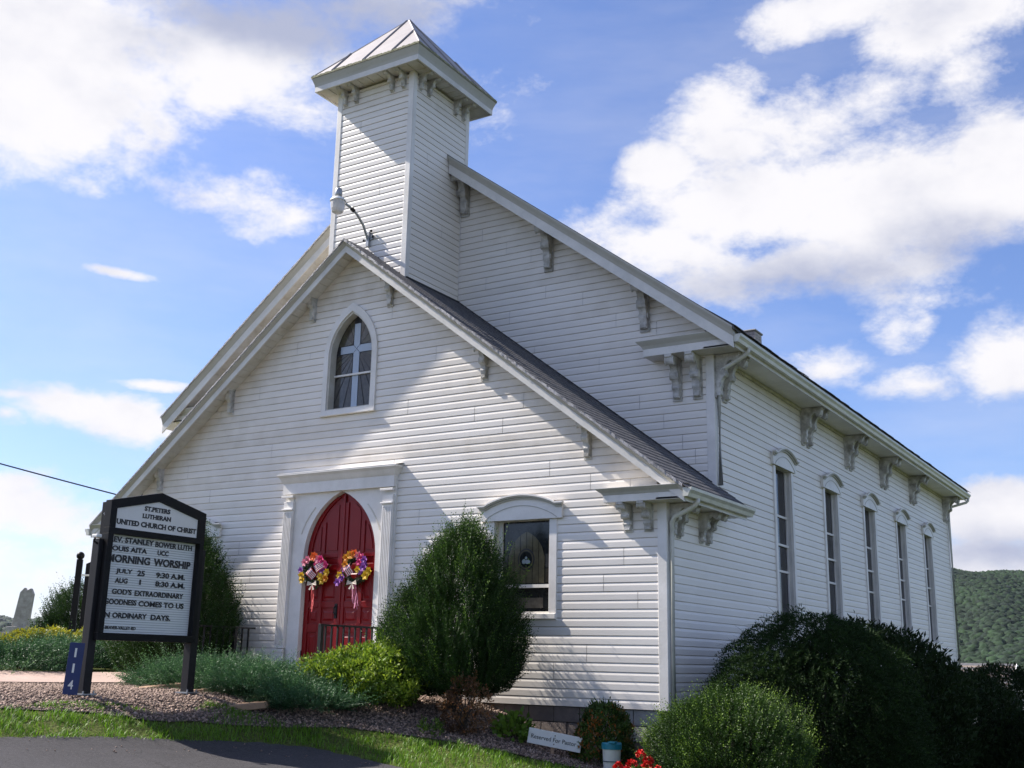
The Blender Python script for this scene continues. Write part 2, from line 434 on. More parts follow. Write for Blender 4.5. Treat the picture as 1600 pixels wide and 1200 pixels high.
MT['forest'] = leafmat('wooded_hill_crowns', (.003, .012, .005), (.016, .042, .012), rough=.9, trans=0)
for k_, c_ in dict(fl_orange=(.85, .16, .02), fl_pink=(.80, .05, .22), fl_yellow=(.80, .52, .02), fl_purple=(.36, .10, .45), fl_rose=(.85, .30, .38),
                   fl_amber=(.80, .32, .02), ribbon=(.55, .06, .06), ribbon_pale=(.60, .52, .42), ribbon_pink=(.48, .16, .26),
                   flag_red=(.50, .02, .03), flag_white=(.75, .72, .72), flag_blue=(.02, .03, .16)).items():
    MT[k_] = surf(k_.replace('fl_', 'silk_petals_'), c_, .6, .2, 25)

# ------------------------------------------------------------------ mesh helpers
class MB:
    def __init__(s): s.v = []; s.f = []

    def add(s, vs, fs):
        o = len(s.v); s.v += [tuple(v) for v in vs]; s.f += [tuple(i + o for i in f) for f in fs]; return s

    def box(s, x0, x1, y0, y1, z0, z1):
        v = [(x, y, z) for z in (z0, z1) for (x, y) in ((x0, y0), (x1, y0), (x1, y1), (x0, y1))]
        return s.add(v, [(3, 2, 1, 0), (4, 5, 6, 7), (0, 1, 5, 4), (1, 2, 6, 5), (2, 3, 7, 6), (3, 0, 4, 7)])

    def prism(s, pts, a, b, axis='y'):
        """outline pts (p,q) extruded between a and b along axis. y: (x,z)  x: (y,z)  z: (x,y)"""
        n = len(pts)
        def P(p, t):
            return (p[0], t, p[1]) if axis == 'y' else ((t, p[0], p[1]) if axis == 'x' else (p[0], p[1], t))
        v = [P(p, a) for p in pts] + [P(p, b) for p in pts]
        f = [tuple(range(n)), tuple(range(2 * n - 1, n - 1, -1))]
        for i in range(n):
            j = (i + 1) % n
            f.append((i, i + n, j + n, j))
        return s.add(v, f)

    def tube(s, path, r, n=8, close=True):
        path = [Vector(p) for p in path]
        rs = r if isinstance(r, (list, tuple)) else [r] * len(path)
        rings = []
        up = Vector((0, 0, 1))
        for i, p in enumerate(path):
            t = (path[min(i + 1, len(path) - 1)] - path[max(i - 1, 0)]).normalized()
            a = t.cross(up)
            if a.length < 1e-3: a = t.cross(Vector((1, 0, 0)))
            a.normalize(); b = t.cross(a)
            rings.append([p + (a * math.cos(2 * PI * k / n) + b * math.sin(2 * PI * k / n)) * rs[i] for k in range(n)])
        v = [q for rg in rings for q in rg]; f = []
        for i in range(len(path) - 1):
            for k in range(n):
                f.append((i * n + k, i * n + (k + 1) % n, (i + 1) * n + (k + 1) % n, (i + 1) * n + k))
        if close:
            f.append(tuple(range(n - 1, -1, -1))); f.append(tuple((len(path) - 1) * n + k for k in range(n)))
        return s.add(v, f)

    def lathe(s, prof, cx=0, cy=0, n=24):
        v = [(cx + r * math.cos(2 * PI * k / n), cy + r * math.sin(2 * PI * k / n), z) for r, z in prof for k in range(n)]
        f = [(i * n + k, i * n + (k + 1) % n, (i + 1) * n + (k + 1) % n, (i + 1) * n + k) for i in range(len(prof) - 1) for k in range(n)]
        f.append(tuple(range(n - 1, -1, -1))); f.append(tuple((len(prof) - 1) * n + k for k in range(n)))
        return s.add(v, f)

    def sphere(s, c, r, n=8, m=6, sz=1.0):
        v = []; f = []
        for i in range(m + 1):
            th = PI * i / m
            for k in range(n):
                v.append((c[0] + r * math.sin(th) * math.cos(2 * PI * k / n), c[1] + r * math.sin(th) * math.sin(2 * PI * k / n), c[2] + r * sz * math.cos(th)))
        for i in range(m):
            for k in range(n):
                f.append((i * n + k, (i + 1) * n + k, (i + 1) * n + (k + 1) % n, i * n + (k + 1) % n))
        return s.add(v, f)

    def sweep(s, secs):
        """list of sections (each the same number of 3-D points, closed outline) joined to a solid"""
        n = len(secs[0]); v = [p for sc in secs for p in sc]; f = []
        for i in range(len(secs) - 1):
            for k in range(n):
                f.append((i * n + k, i * n + (k + 1) % n, (i + 1) * n + (k + 1) % n, (i + 1) * n + k))
        f.append(tuple(range(n - 1, -1, -1))); f.append(tuple((len(secs) - 1) * n + k for k in range(n)))
        return s.add(v, f)

    def mesh(s, name):
        me = bpy.data.meshes.new(name); me.from_pydata(s.v, [], s.f); me.update()
        return me


def recalc(me):
    import bmesh
    bm = bmesh.new(); bm.from_mesh(me); bmesh.ops.recalc_face_normals(bm, faces=bm.faces); bm.to_mesh(me); bm.free()


def obj(name, mb, mat, parent=None, smooth=False, bevel=0.0, fix=True):
    me = mb if isinstance(mb, bpy.types.Mesh) else mb.mesh(name)
    if fix and not isinstance(mb, bpy.types.Mesh): recalc(me)
    if mat is not None and not me.materials: me.materials.append(mat)
    o = bpy.data.objects.new(name, me); COL.objects.link(o)
    if parent is not None: o.parent = parent
    if smooth: me.shade_smooth()
    if bevel:
        md = o.modifiers.new('bevel', 'BEVEL'); md.width = bevel; md.segments = 2; md.limit_method = 'ANGLE'; md.angle_limit = math.radians(40)
    return o


def tag(o, label, cat, group=None, kind=None):
    o['label'] = label; o['category'] = cat
    if group: o['group'] = group
    if kind: o['kind'] = kind
    return o


def empty(name, loc, label, cat, group=None, rz=0.0, rot=None):
    o = bpy.data.objects.new(name, None); COL.objects.link(o); o.location = loc
    o.rotation_euler = rot if rot else (0, 0, rz)
    return tag(o, label, cat, group)


def copy_tree(o, parent=None):
    c = o.copy(); COL.objects.link(c); c.parent = parent
    for ch in list(o.children): copy_tree(ch, c)
    return c


def np_mesh(name, V, F, attrs=None, smooth=False):
    """V (n,3), F (m,k) all faces k-gons"""
    me = bpy.data.meshes.new(name)
    n, mf, k = len(V), len(F), F.shape[1]
    me.vertices.add(n); me.vertices.foreach_set('co', np.ascontiguousarray(V, np.float32).ravel())
    me.loops.add(mf * k); me.loops.foreach_set('vertex_index', np.ascontiguousarray(F, np.int32).ravel())
    me.polygons.add(mf); me.polygons.foreach_set('loop_start', np.arange(0, mf * k, k, dtype=np.int32))
    me.update(calc_edges=True)
    for a, val in (attrs or {}).items():
        at = me.attributes.new(a, 'FLOAT', 'POINT'); at.data.foreach_set('value', np.ascontiguousarray(val, np.float32))
    if smooth: me.shade_smooth()
    return me


# ------------------------------------------------------------------ terrain height
GP = np.array([(.42,-4.77,.06),(.42,-3.3,.06),(.9,-4.6,.0),(.9,-3.4,.0),(1.35,-4.3,-.2),(1.75,-6.5,-.24),(1.1,-6.5,-.05),(1.8,-4.5,-.38),(3.2,-4.3,-.55),(1.9,-3.5,-.36),
(1.2,-6.4,-.08),(.4,-7,.08),(2.6,-8,-.3),(4.8,-6,-.62),(8,-9,-.88),(11.5,-13.3,-1.0),(15,-8,-1.15),(11,-4,-1.05),(7.5,-4,-.85),
(0,-1,.12),(-1.66,-2.4,.11),(-2,-4.4,.12),(-3.3,-2.4,.21),(-3.6,-4.4,.23),(-3,-.6,.25),(-5,-.5,.32),(-5,-4,.33),(-7,-3,.42),(-10,-4,.55),(-20,-6,.8),(-30,0,.95),(-30,15,.9),(-20,15,.7),(-40,-20,1.1),(-20,-20,.8),(-8,-14,.4),
(1.2,-1,.1),(1.5,-.3,.08),(1.5,-2,.04),(2.2,-2.5,-.16),(2.7,0,-.03),(2.8,-1.2,-.08),(3.33,0,-.22),(4,0,-.45),(4,-1.5,-.45),(5.1,0,-.72),(5.5,-1.5,-.74),(6.5,0,-.85),(6.5,4,-.9),(6.5,10,-1.0),(7,18,-1.3),(9,3,-1.1),(12,10,-1.7),(12,0,-1.2),(20,0,-2.),(20,15,-3.2),(10,25,-2.6),(0,25,-.9),(-8,22,.1),(-7,8,.3),(0,8,.1),(4,8,-.4),(25,-15,-1.6),(5,-25,-.9),(20,-30,-1.4),(3.2,-2.6,-.42),(4.2,-2.8,-.58),(5.5,-3,-.76)], float)


def _phi(r2): return 0.5 * r2 * np.log(r2 + 1e-9)


_n = len(GP)
_D = ((GP[:, None, :2] - GP[None, :, :2]) ** 2).sum(-1)
_P = np.c_[np.ones(_n), GP[:, :2]]
_S = np.linalg.solve(np.block([[_phi(_D) + .02 * np.eye(_n), _P], [_P.T, np.zeros((3, 3))]]), np.r_[GP[:, 2], 0, 0, 0])


def GZ(x, y):
    x = np.atleast_1d(np.asarray(x, float)); y = np.atleast_1d(np.asarray(y, float))
    cx, cy = 0.0, 0.0
    r = np.hypot(x, y)
    k = np.minimum(1.0, 34.0 / np.maximum(r, 1e-6))
    xx, yy = x * k, y * k
    r2 = (xx[:, None] - GP[:, 0]) ** 2 + (yy[:, None] - GP[:, 1]) ** 2
    z = _phi(r2) @ _S[:-3] + _S[-3] + _S[-2] * xx + _S[-1] * yy
    # far country: the knoll falls away to the valley, levels out
    far = np.maximum(r - 34, 0)
    up = np.clip(-x / np.maximum(r, 1e-6), 0, 1)
    drop = -(26 + 0 * up) * (1 - np.exp(-far / 230.0))
    drop = np.where(far < 30, drop * (1 - .85 * up), drop * (1 - .85 * up * np.exp(-(far - 30) / 120)))
    return z + drop


def gz(x, y): return float(GZ(x, y)[0])


def grid_mesh(name, xs, ys, zoff=0.0, mask=None):
    X, Y = np.meshgrid(xs, ys, indexing='ij')
    Z = GZ(X.ravel(), Y.ravel()) + zoff
    V = np.c_[X.ravel(), Y.ravel(), Z]
    nx, ny = len(xs), len(ys)
    I, J = np.meshgrid(np.arange(nx - 1), np.arange(ny - 1), indexing='ij')
    a = (I * ny + J).ravel(); F = np.c_[a, a + ny, a + ny + 1, a + 1]
    if mask is not None:
        c = V[F].mean(1); F = F[mask(c[:, 0], c[:, 1])]
    return V, F


def in_poly(poly, x, y):
    x = np.asarray(x); y = np.asarray(y); ins = np.zeros(x.shape, bool); n = len(poly)
    for i in range(n):
        x1, y1 = poly[i]; x2, y2 = poly[(i + 1) % n]
        c = ((y1 > y) != (y2 > y)) & (x < (x2 - x1) * (y - y1) / (y2 - y1 + 1e-12) + x1)
        ins ^= c
    return ins


def draped(name, poly, zoff, step, mat, thick=0.0):
    """sheet cut exactly to a polygon, following the ground"""
    import bmesh
    px = [p[0] for p in poly]; py = [p[1] for p in poly]
    bm = bmesh.new()
    vs = [bm.verts.new((p[0], p[1], 0)) for p in poly]
    bm.faces.new(vs)
    for ax, lo, hi in ((0, min(px), max(px)), (1, min(py), max(py))):
        t = math.floor(lo / step) * step + step
        while t < hi:
            co = (t, 0, 0) if ax == 0 else (0, t, 0); no = (1, 0, 0) if ax == 0 else (0, 1, 0)
            bmesh.ops.bisect_plane(bm, geom=bm.verts[:] + bm.edges[:] + bm.faces[:], plane_co=co, plane_no=no)
            t += step * (1 if abs(t) < 12 else 4)
    bmesh.ops.triangulate(bm, faces=bm.faces[:])
    me = bpy.data.meshes.new(name); bm.to_mesh(me); bm.free()
    n = len(me.vertices); co = np.empty(n * 3, np.float32); me.vertices.foreach_get('co', co); co = co.reshape(-1, 3)
    co[:, 2] = GZ(co[:, 0], co[:, 1]) + zoff
    me.vertices.foreach_set('co', co.ravel()); me.update()
    recalc(me)
    if sum(p.normal.z for p in me.polygons) < 0: me.flip_normals()
    o = obj(name, me, mat)
    if thick:
        md = o.modifiers.new('thickness', 'SOLIDIFY'); md.thickness = thick; md.offset = -1
    return o


# ground: one sheet, fine near the church, coarse to the horizon
def axis_steps(c):
    s = list(np.arange(-9, 9.01, .14)); v = 9.0; d = .3
    pos = []
    while v < 3000:
        v += d; d *= 1.16; pos.append(v)
    return np.array(sorted([-p for p in pos] + s + pos)) + c


V, F = grid_mesh('ground', axis_steps(2.0), axis_steps(-2.0))
g_o = obj('ground', np_mesh('ground', V, F, smooth=True), MT['ground']); g_o['kind'] = 'structure'

LOT = [(-30, -60), (1.5, -60), (1.78, -20), (1.76, -6.6), (1.74, -4.4), (1.86, -3.95), (2.05, -3.6), (2.57, -3.35), (3.12, -3.3), (3.75, -3.33), (5.5, -3.35), (9, -3.7),
       (14, -5), (30, -8), (60, -12), (60, -60)]
def ragged(pts, i0, i1, step=.07, amp=.028):
    r = random.Random(3); out = []
    for i, p in enumerate(pts):
        out.append(p)
        if i0 <= i < i1:
            q = pts[i + 1]; L_ = math.hypot(q[0] - p[0], q[1] - p[1]); n = int(L_ / step)
            for k in range(1, n):
                t = k / n; nx, ny = -(q[1] - p[1]) / L_, (q[0] - p[0]) / L_; a = r.uniform(-amp, amp)
                out.append((p[0] + (q[0] - p[0]) * t + nx * a, p[1] + (q[1] - p[1]) * t + ny * a))
    return out


LOT = ragged([(1.5, -60), (1.7, -12)] + LOT[3:], 1, 9)
lot = draped('parking_lot', LOT, .02, .35, MT['asphalt'], .06); lot['kind'] = 'structure'
WALK = [(-2.6, -30), (-2.38, -8), (-2.27, -4), (-2.05, -2.8), (-1.74, -1.95), (-1.3, -1.75), (-1.3, -.75), (-2.92, -.93), (-3.35, -1.8), (-3.81, -2.95), (-3.95, -8), (-4.2, -30)]
walk = draped('walkway', WALK, .034, .3, MT['walk'], .08); walk['kind'] = 'structure'
BED1 = [(-2.2, -9), (-2.2, -4), (-1.98, -2.8), (-1.66, -1.97), (-1.0, -1.6), (1.2, -1.3), (1.2, -.02), (5.6, -.02), (6.0, -1.0), (4.9, -1.25), (4.3, -1.55), (3.7, -1.9), (3.1, -2.25), (2.5, -2.6),
        (1.7, -3.3), (1.35, -3.9), (1.3, -4.6), (1.0, -5.4), (.85, -6.5), (.8, -9)]
bed = draped('gravel_bed', BED1, .012, .3, MT['soil']); bed['kind'] = 'structure'

# ------------------------------------------------------------------ church
S0 = 0.1143            # siding exposure
WR, WL = 5.5, -5.4     # side walls
NY, DY = 1.77, 18.45   # nave front wall, rear wall
mR, mL = .752, .785    # rake slopes right / left
NZ = 7.22              # narthex ridge (roof top)
VZ = 9.84              # nave ridge
church = empty('church', (0, 0, 0), 'white clapboard church with square tower, gabled front and red arched door', 'church')


def roof_n(x): return NZ - (mR * x if x > 0 else -mL * x)
def roof_v(x): return VZ - (mR * x if x > 0 else -mL * x)


def board_obj(parent, rows, place_pt, seam=None, rnd=None):
    """rows: list of (z, out, [(u0,u1)...]); one siding course as its own mesh"""
    k = len(rows[0][2]); vs = []; fs = []
    for iv in range(k):
        o = len(vs)
        for z, out, ints in rows:
            a, b = ints[iv]; vs.append(place_pt(a, out, z)); vs.append(place_pt(b, out, z))
        for r in range(len(rows) - 1):
            fs.append((o + 2 * r, o + 2 * r + 1, o + 2 * r + 3, o + 2 * r + 2))
    return vs, fs


PROFILE = [(-.0005, .002), (0.0, .0145), (.070, .0155), (.1025, .0088), (.1032, .002), (.1143, .002)]


def siding(wall_name, ints_at, z0, z1, place_pt, seams=(), grime_shade=None, s=S0, mult_flip=False):
    """one sheathing mesh plus one object per course. ints_at(z) -> intervals of u where wall stands"""
    n = int(math.ceil((z1 - z0) / s))
    back = MB(); todo = []
    for i in range(n):
        za = z0 + i * s; zb = min(za + s, z1)
        mid = ints_at((za + zb) / 2)
        if not mid: continue
        def at(z):
            t = ints_at(min(max(z, za + 1e-4), zb - 1e-4))
            return t if len(t) == len(mid) else mid
        # split for vertical panel seams
        cuts = sorted(u for (k0, u) in seams if k0 == i or k0 + 1 == i)
        cuts = [u for q, u in enumerate(cuts) if q == 0 or u - cuts[q - 1] > .25]
        rows = []
        for pz, po in PROFILE:
            z = za + pz
            if z > z1: z = z1
            ints = []
            for (a, b) in at(z):
                c = [u for u in cuts if a + .1 < u < b - .1]
                e = [a] + c + [b]
                for q in range(len(e) - 1):
                    ints.append((e[q] + (.0035 if q > 0 else 0), e[q + 1] - (.0035 if q < len(e) - 2 else 0)))
            rows.append((z, po, ints))
        kk = min(len(r[2]) for r in rows)
        if kk == 0 or any(len(r[2]) != kk for r in rows):
            rows = [(z, po, list(mid)) for z, po, _ in rows]
        todo.append((za, rows))
        for (a, b), (a2, b2) in zip(at(za), at(zb)):
            o = len(back.v)
            back.add([place_pt(a, -.01, za), place_pt(b, -.01, za), place_pt(b2, -.01, zb), place_pt(a2, -.01, zb)], [(0, 1, 2, 3)])
    wall = obj(wall_name, back, MT['trim_dirty'], church)
    for za, rows in todo:
        for iv in range(len(rows[0][2])):
            vs, fs = board_obj(wall, [(z, po, [ii[iv]]) for z, po, ii in rows], place_pt)
            me = bpy.data.meshes.new('siding_board'); me.from_pydata(vs, [], fs); me.update()
            at = me.attributes.new('board', 'FLOAT', 'POINT'); at.data.foreach_set('value', [random.random()] * len(vs))
            g = me.attributes.new('grime_shade', 'FLOAT', 'POINT')
            gv_ = [grime_shade(v) if grime_shade else 0.0 for v in vs]
            for r_i in (0, 1, 8, 9, 10, 11): gv_[r_i] = max(gv_[r_i], 1.0)  # lap undersides and grooves coloured darker, painting in deeper shade lines
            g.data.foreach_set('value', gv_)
            me.materials.append(MT['vinyl'])
            o = bpy.data.objects.new('siding_board', me); COL.objects.link(o); o.parent = wall
    return wall


def arch_half(w, h, zs, z):
    """half width of a pointed arch springing at zs, half width w, rise h"""
    if z <= zs: return w
    R = (w * w + h * h) / (2 * w); d = z - zs
    if d >= h: return 0.0
    return math.sqrt(max(R * R - d * d, 0)) - (R - w)


def subtract(ints, a, b):
    out = []
    for (p, q) in ints:
        if b <= p or a >= q: out.append((p, q)); continue
        if a > p: out.append((p, a))
        if b < q: out.append((b, q))
    return [(p, q) for p, q in out if q - p > .02]


# --- front wall openings
FW = [(-3.86, -2.74), (2.74, 3.86)]


def front_ints(z):
    top = z + .06
    r = min(WR - .11, (NZ - .13 - z) / mR); l = max(WL + .11, -(NZ - .13 - z) / mL)
    if r - l < .05: return []
    ints = [(l, r)]
    for a, b in FW:
        if 1.12 < z < 2.78: ints = subtract(ints, a + .02, b - .02)
    if z < 3.36: ints = subtract(ints, -1.02, 1.02)
    if 4.42 < z < 6.16:
        w = arch_half(.50, .80, 5.36, z)
        if w > .02: ints = subtract(ints, -w, w)
    return ints


front_seams = [(33, -1.62), (38, -.18), (44, 1.7), (35, 2.45), (33, 2.95), (29, .98), (27, 3.75), (5, 4.35), (3, 3.85), (45, .6), (31, -3.6), (40, -2.9), (15, -1.9), (20, 2.05), (16, 4.9), (24, 5.0), (48, -1.2), (11, 5.1), (36, 3.3), (25, 4.4), (7, -1.6), (19, -2.2), (27, -3.0), (37, 1.2), (42, -2.0), (46, -.9), (51, .8), (13, 4.6), (22, 1.5), (9, 2.4)]


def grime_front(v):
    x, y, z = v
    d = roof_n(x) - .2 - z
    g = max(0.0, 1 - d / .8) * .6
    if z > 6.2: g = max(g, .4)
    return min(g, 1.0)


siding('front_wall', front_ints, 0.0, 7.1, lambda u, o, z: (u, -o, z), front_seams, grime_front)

# narthex side walls + nave side wall share one plane on the right
SIDE_WIN = [4.17 + .07 + 2.745 * i for i in range(5)]   # near jamb outer edge
SWW = 1.0


def side_ints(z):
    y0 = .11
    if z > 2.62: y0 = 1.88
    ints = [(y0, DY - .11)]
    for a in SIDE_WIN:
        if 1.14 < z < 3.86: ints = subtract(ints, a + .02, a + SWW - .02)
    return ints


side_seams = [(k, 2.6 + ((k * 3.7) % 15)) for k in range(1, 44, 2)]


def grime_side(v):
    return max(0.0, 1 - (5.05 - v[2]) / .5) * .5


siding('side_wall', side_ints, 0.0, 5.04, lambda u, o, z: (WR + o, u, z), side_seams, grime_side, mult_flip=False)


# nave front wall
def nave_ints(z):
    r = min(WR - .11, (VZ - .2 - z) / mR); l = max(WL + .11, -(VZ - .2 - z) / mL)
    if r - l < .05: return []
    ints = [(l, r)]
    # keep only what stands above the narthex roof
    zr = (NZ - .03 - z)
    a = -zr / mL if zr > 0 else 0; b = zr / mR if zr > 0 else 0
    if zr > 0: ints = subtract(ints, a, b)
    if z > 6.3: ints = subtract(ints, -.80, .80)
    return ints


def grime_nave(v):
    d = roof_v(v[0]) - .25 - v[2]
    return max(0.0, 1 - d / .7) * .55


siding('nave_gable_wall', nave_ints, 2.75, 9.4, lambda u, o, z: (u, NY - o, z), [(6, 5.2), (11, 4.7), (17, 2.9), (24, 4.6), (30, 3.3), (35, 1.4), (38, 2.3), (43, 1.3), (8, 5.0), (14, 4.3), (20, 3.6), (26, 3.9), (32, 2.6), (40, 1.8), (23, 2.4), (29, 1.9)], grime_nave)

# left walls, rear wall: plain, out of sight
bk = MB(); bk.box(WL - .01, WL + .1, NY + .02, DY, -.6, 5.02); bk.box(WL - .01, WL + .1, .02, NY + .02, -.6, 2.6); obj('left_wall', bk, MT['vinyl'], church)
bk = MB(); bk.prism([(WL + .1, -1.5), (WR - .1, -1.5), (WR - .1, 5.0), (0, VZ - .35), (WL + .1, 5.0)], DY - .1, DY, 'y'); obj('rear_wall', bk, MT['vinyl'], church)
bk = MB(); bk.box(WL + .2, WR - .2, 1.4, 1.5, -.5, 2.6); obj('inner_partition', bk, MT['dark_room'], church)

# --- tower
TX, TY, TH = -.015, 1.07, .825


def tower_front_ints(z):
    ints = [(TX - TH + .085, TX + TH - .085)]
    zr = NZ - .03 - z
    if zr > 0:
        ints = subtract(ints, -zr / mL, zr / mR)
    return ints


siding('tower_front_wall', tower_front_ints, 6.6, 10.3, lambda u, o, z: (u, TY - TH - o, z), [(14, .2), (25, -.3)], lambda v: .0 if v[2] < 9.9 else .35)
siding('tower_right_wall', lambda z: [(TY - TH + .085, (TY + TH - .06) if z > roof_v(.8) - .05 else NY - .03)], 6.6, 10.3,
       lambda u, o, z: (TX + TH + o, u, z), [(9, 1.2), (19, .7)], lambda v: .0 if v[2] < 9.9 else .35)
tb = MB(); tb.box(TX - TH + .03, TX + TH - .05, TY - TH + .05, TY + TH, 6.2, 10.42); obj('tower_core', tb, MT['vinyl'], church)


def cboard(name, pts):
    for p in pts:
        b = MB(); b.box(*p); obj(name, b, MT['trim'], church, bevel=.006)


# corner boards (front face and side face of each corner meet as L posts)
cboard('corner_board', [
    (WR - .11, WR + .022, -.022, .0, -.01, 2.64), (WR, WR + .022, .0005, .09, -.01, 2.64),
    (WL - .022, WL + .11, -.022, .0, -.01, 2.64),
    (WR - .11, WR + .022, NY - .022, NY, 3.02, 5.06), (WR, WR + .022, NY + .0005, NY + .09, 3.0, 5.06),
    (WR, WR + .022, DY - .11, DY + .02, -1.1, 5.06),
    (TX - TH - .022, TX - TH + .085, TY - TH - .022, TY - TH, 6.5, 10.36), (TX + TH - .085, TX + TH + .022, TY - TH - .022, TY - TH, 6.58, 10.36),
    (TX + TH, TX + TH + .022, TY - TH + .0005, TY - TH + .085, 6.58, 10.36), (TX + TH, TX + TH + .022, TY + TH - .075, TY + TH + .02, 8.6, 10.36),
    (TX - TH - .022, TX - TH, TY - TH + .0005, TY - TH + .085, 6.5, 10.36),
    (TX + TH, TX + TH + .022, NY - .028, NY - .0225, 6.6, 9.15)])

# foundation: concrete blocks along the front right, pale block at the corner
fb = MB(); fb.box(-5.3, 5.36, .06, .16, -1.4, -.003)
found = obj('foundation', fb, MT['mortar'], church)
for r in range(7):
    z1 = -.012 - r * .2; z0 = z1 - .19
    off = .2 if r % 2 else 0
    x = 5.40
    while x > 1.2:
        x0 = x - .39 + (off if x == 5.40 else 0)
        pale = (r in (0, 1) and 4.72 < x <= 5.41)
        b = MB(); b.box(max(x0, 1.2), x - .01, .03 - random.random() * .006, .1, z0, z1)
        obj('concrete_block', b, MT['block_pale'] if pale else MT['block'], found, bevel=.004)
        x = x0
bb = MB(); bb.box(5.36, 5.47, .05, DY, -2.2, -.003); obj('side_foundation', bb, MT['block'], church)

# --- roofs
def roof_slab(name, y0, y1, top, x0, x1, mat, t=.05):
    b = MB()
    xs = sorted(set([x0, 0.0, x1]))
    up = [(x, top(x)) for x in xs]; dn = [(x, top(x) - t) for x in reversed(xs)]
    b.prism(up + dn, y0, y1, 'y'); return obj(name, b, mat, church)


nr = roof_slab('narthex_roof', -.335, NY - .001, lambda x: roof_n(x) - .012, -5.66, 5.86, MT['shingle'], .04)
# right slope shingles, one stepped course after another; ragged lower front edge
sl = math.hypot(1, mR); ux, uz = 1 / sl, -mR / sl
nc = 52; L_tot = 5.93 * sl
for i in range(nc):
    d0 = L_tot * i / nc; d1 = L_tot * (i + 1) / nc + .05
    y0 = -.372 - random.uniform(0, .012); y1 = NY - .02 if i < nc - 1 else NY + .12
    if d1 * ux > 5.46: y1 = NY + .14
    b = MB()
    n0 = .004; n1 = .013
    def P(d, y, n): return (d * ux + n * mR / sl, y, NZ + d * uz + n / sl)
    # split across the slope in tabs with small gaps
    ys = [y0]; y = y0 + random.uniform(.1, .33)
    while y < y1 - .1: ys.append(y); y += .33
    ys.append(y1)
    for k in range(len(ys) - 1):
        a = ys[k] + (.003 if k else 0); c = ys[k + 1] - .003; j = random.uniform(-.004, .004)
        b.add([P(d0, a, n0), P(d0, c, n0), P(d1 + j, c, n1), P(d1 + j, a, n1), P(d0, a, n0 - .008), P(d0, c, n0 - .008), P(d1 + j, c, n1 - .01), P(d1 + j, a, n1 - .01)],
              [(0, 3, 2, 1), (4, 5, 6, 7), (0, 4, 7, 3), (1, 2, 6, 5), (3, 7, 6, 2)])
    obj('shingle_course', b, MT['shingle'], nr)
vr = roof_slab('nave_roof', NY - .49, DY + .35, lambda x: roof_v(x), -5.98, 6.03, MT['shingle'], .05)
tabs = MB()
y = NY - .5
while y < DY + .3:
    w = .30; h = random.uniform(.012, .03)
    b0 = roof_v(5.6)
    tabs.add([(5.6, y, roof_v(5.6) + .004), (5.6, y + w, roof_v(5.6) + .004), (6.07, y + w, roof_v(6.07) + h), (6.07, y, roof_v(6.07) + h),
              (5.6, y, roof_v(5.6) - .004), (5.6, y + w, roof_v(5.6) - .004), (6.07, y + w, roof_v(6.07) + h - .012), (6.07, y, roof_v(6.07) + h - .012)],
             [(0, 3, 2, 1), (4, 5, 6, 7), (0, 1, 5, 4), (1, 2, 6, 5), (2, 3, 7, 6), (3, 0, 4, 7)])
    y += w + .006
obj('eave_shingle_row', tabs, MT['shingle'], vr)
# left slope edge and ridge caps
b = MB(); b.prism([(-.12, NZ - .1), (0, NZ + .012), (.12, NZ - .08), (.1, NZ - .09), (0, NZ - .01), (-.1, NZ - .11)], -.375, .24, 'y'); obj('ridge_cap', b, MT['shingle'], nr)


def rake(x0, x1, top, y_front, y_wall, h_crown, h_fascia, names, mats):
    """sloping eave trim between x0 and x1: crown moulding, fascia board, soffit boards"""
    def P(x, y, dz): return (x, y, top(x) + dz)
    yf = y_front
    crown = [(yf - .0, 0), (yf - .0, -.03), (yf + .03, -.03 - (h_crown - .03) * .55), (yf + .045, -h_crown), (yf + .12, -h_crown), (yf + .12, 0)]
    fas = [(yf + .05, -h_crown), (yf + .05, -h_crown - h_fascia), (yf + .075, -h_crown - h_fascia), (yf + .075, -h_crown)]
    b = MB(); b.sweep([[P(x, y, dz - .013) for y, dz in crown] for x in (x0, x1)]); obj(names[0], b, mats[0], church)
    b = MB(); b.sweep([[P(x, y, dz - .013) for y, dz in fas] for x in (x0, x1)]); obj(names[1], b, mats[1], church)
    # boarded soffit
    sx = 1 if x1 > x0 else -1
    ln = abs(x1 - x0); n = int(ln / .1)
    dz = -h_crown - h_fascia * .62
    base = obj('soffit', MB().sweep([[P(x, y, q) for y, q in ((yf + .076, dz + .02), (y_wall - .005, dz + .02), (y_wall - .005, dz + .028), (yf + .076, dz + .028))] for x in (x0, x1)]),
               MT['soffit'], church)
    return base, dz, n, sx


def soffit_boards(base, top, x0, x1, ya, yb, dz, w=.105):
    n = max(1, int(abs(x1 - x0) / w)); s = (x1 - x0) / n
    for i in range(n):
        a = x0 + s * i; c = a + s * .93
        j = random.uniform(-.0015, .0015)
        b = MB().sweep([[(x, ya, top(x) + dz + j), (x, yb, top(x) + dz + j), (x, yb, top(x) + dz + .018), (x, ya, top(x) + dz + .018)] for x in (a, c)])
        obj('soffit_board', b, MT['soffit'], base)


for (x0, x1) in ((0.0, 5.90), (0.0, -5.66)):
    base, dz, n, sx = rake(x0, x1, roof_n, -.36, 0.0, .085, .115, ('rake_crown', 'rake_board'), (MT['crown'], MT['fascia']))
    soffit_boards(base, roof_n, x0 + .02 * sx, (5.5 if sx > 0 else -5.4), -.28, -.012, dz, .115)
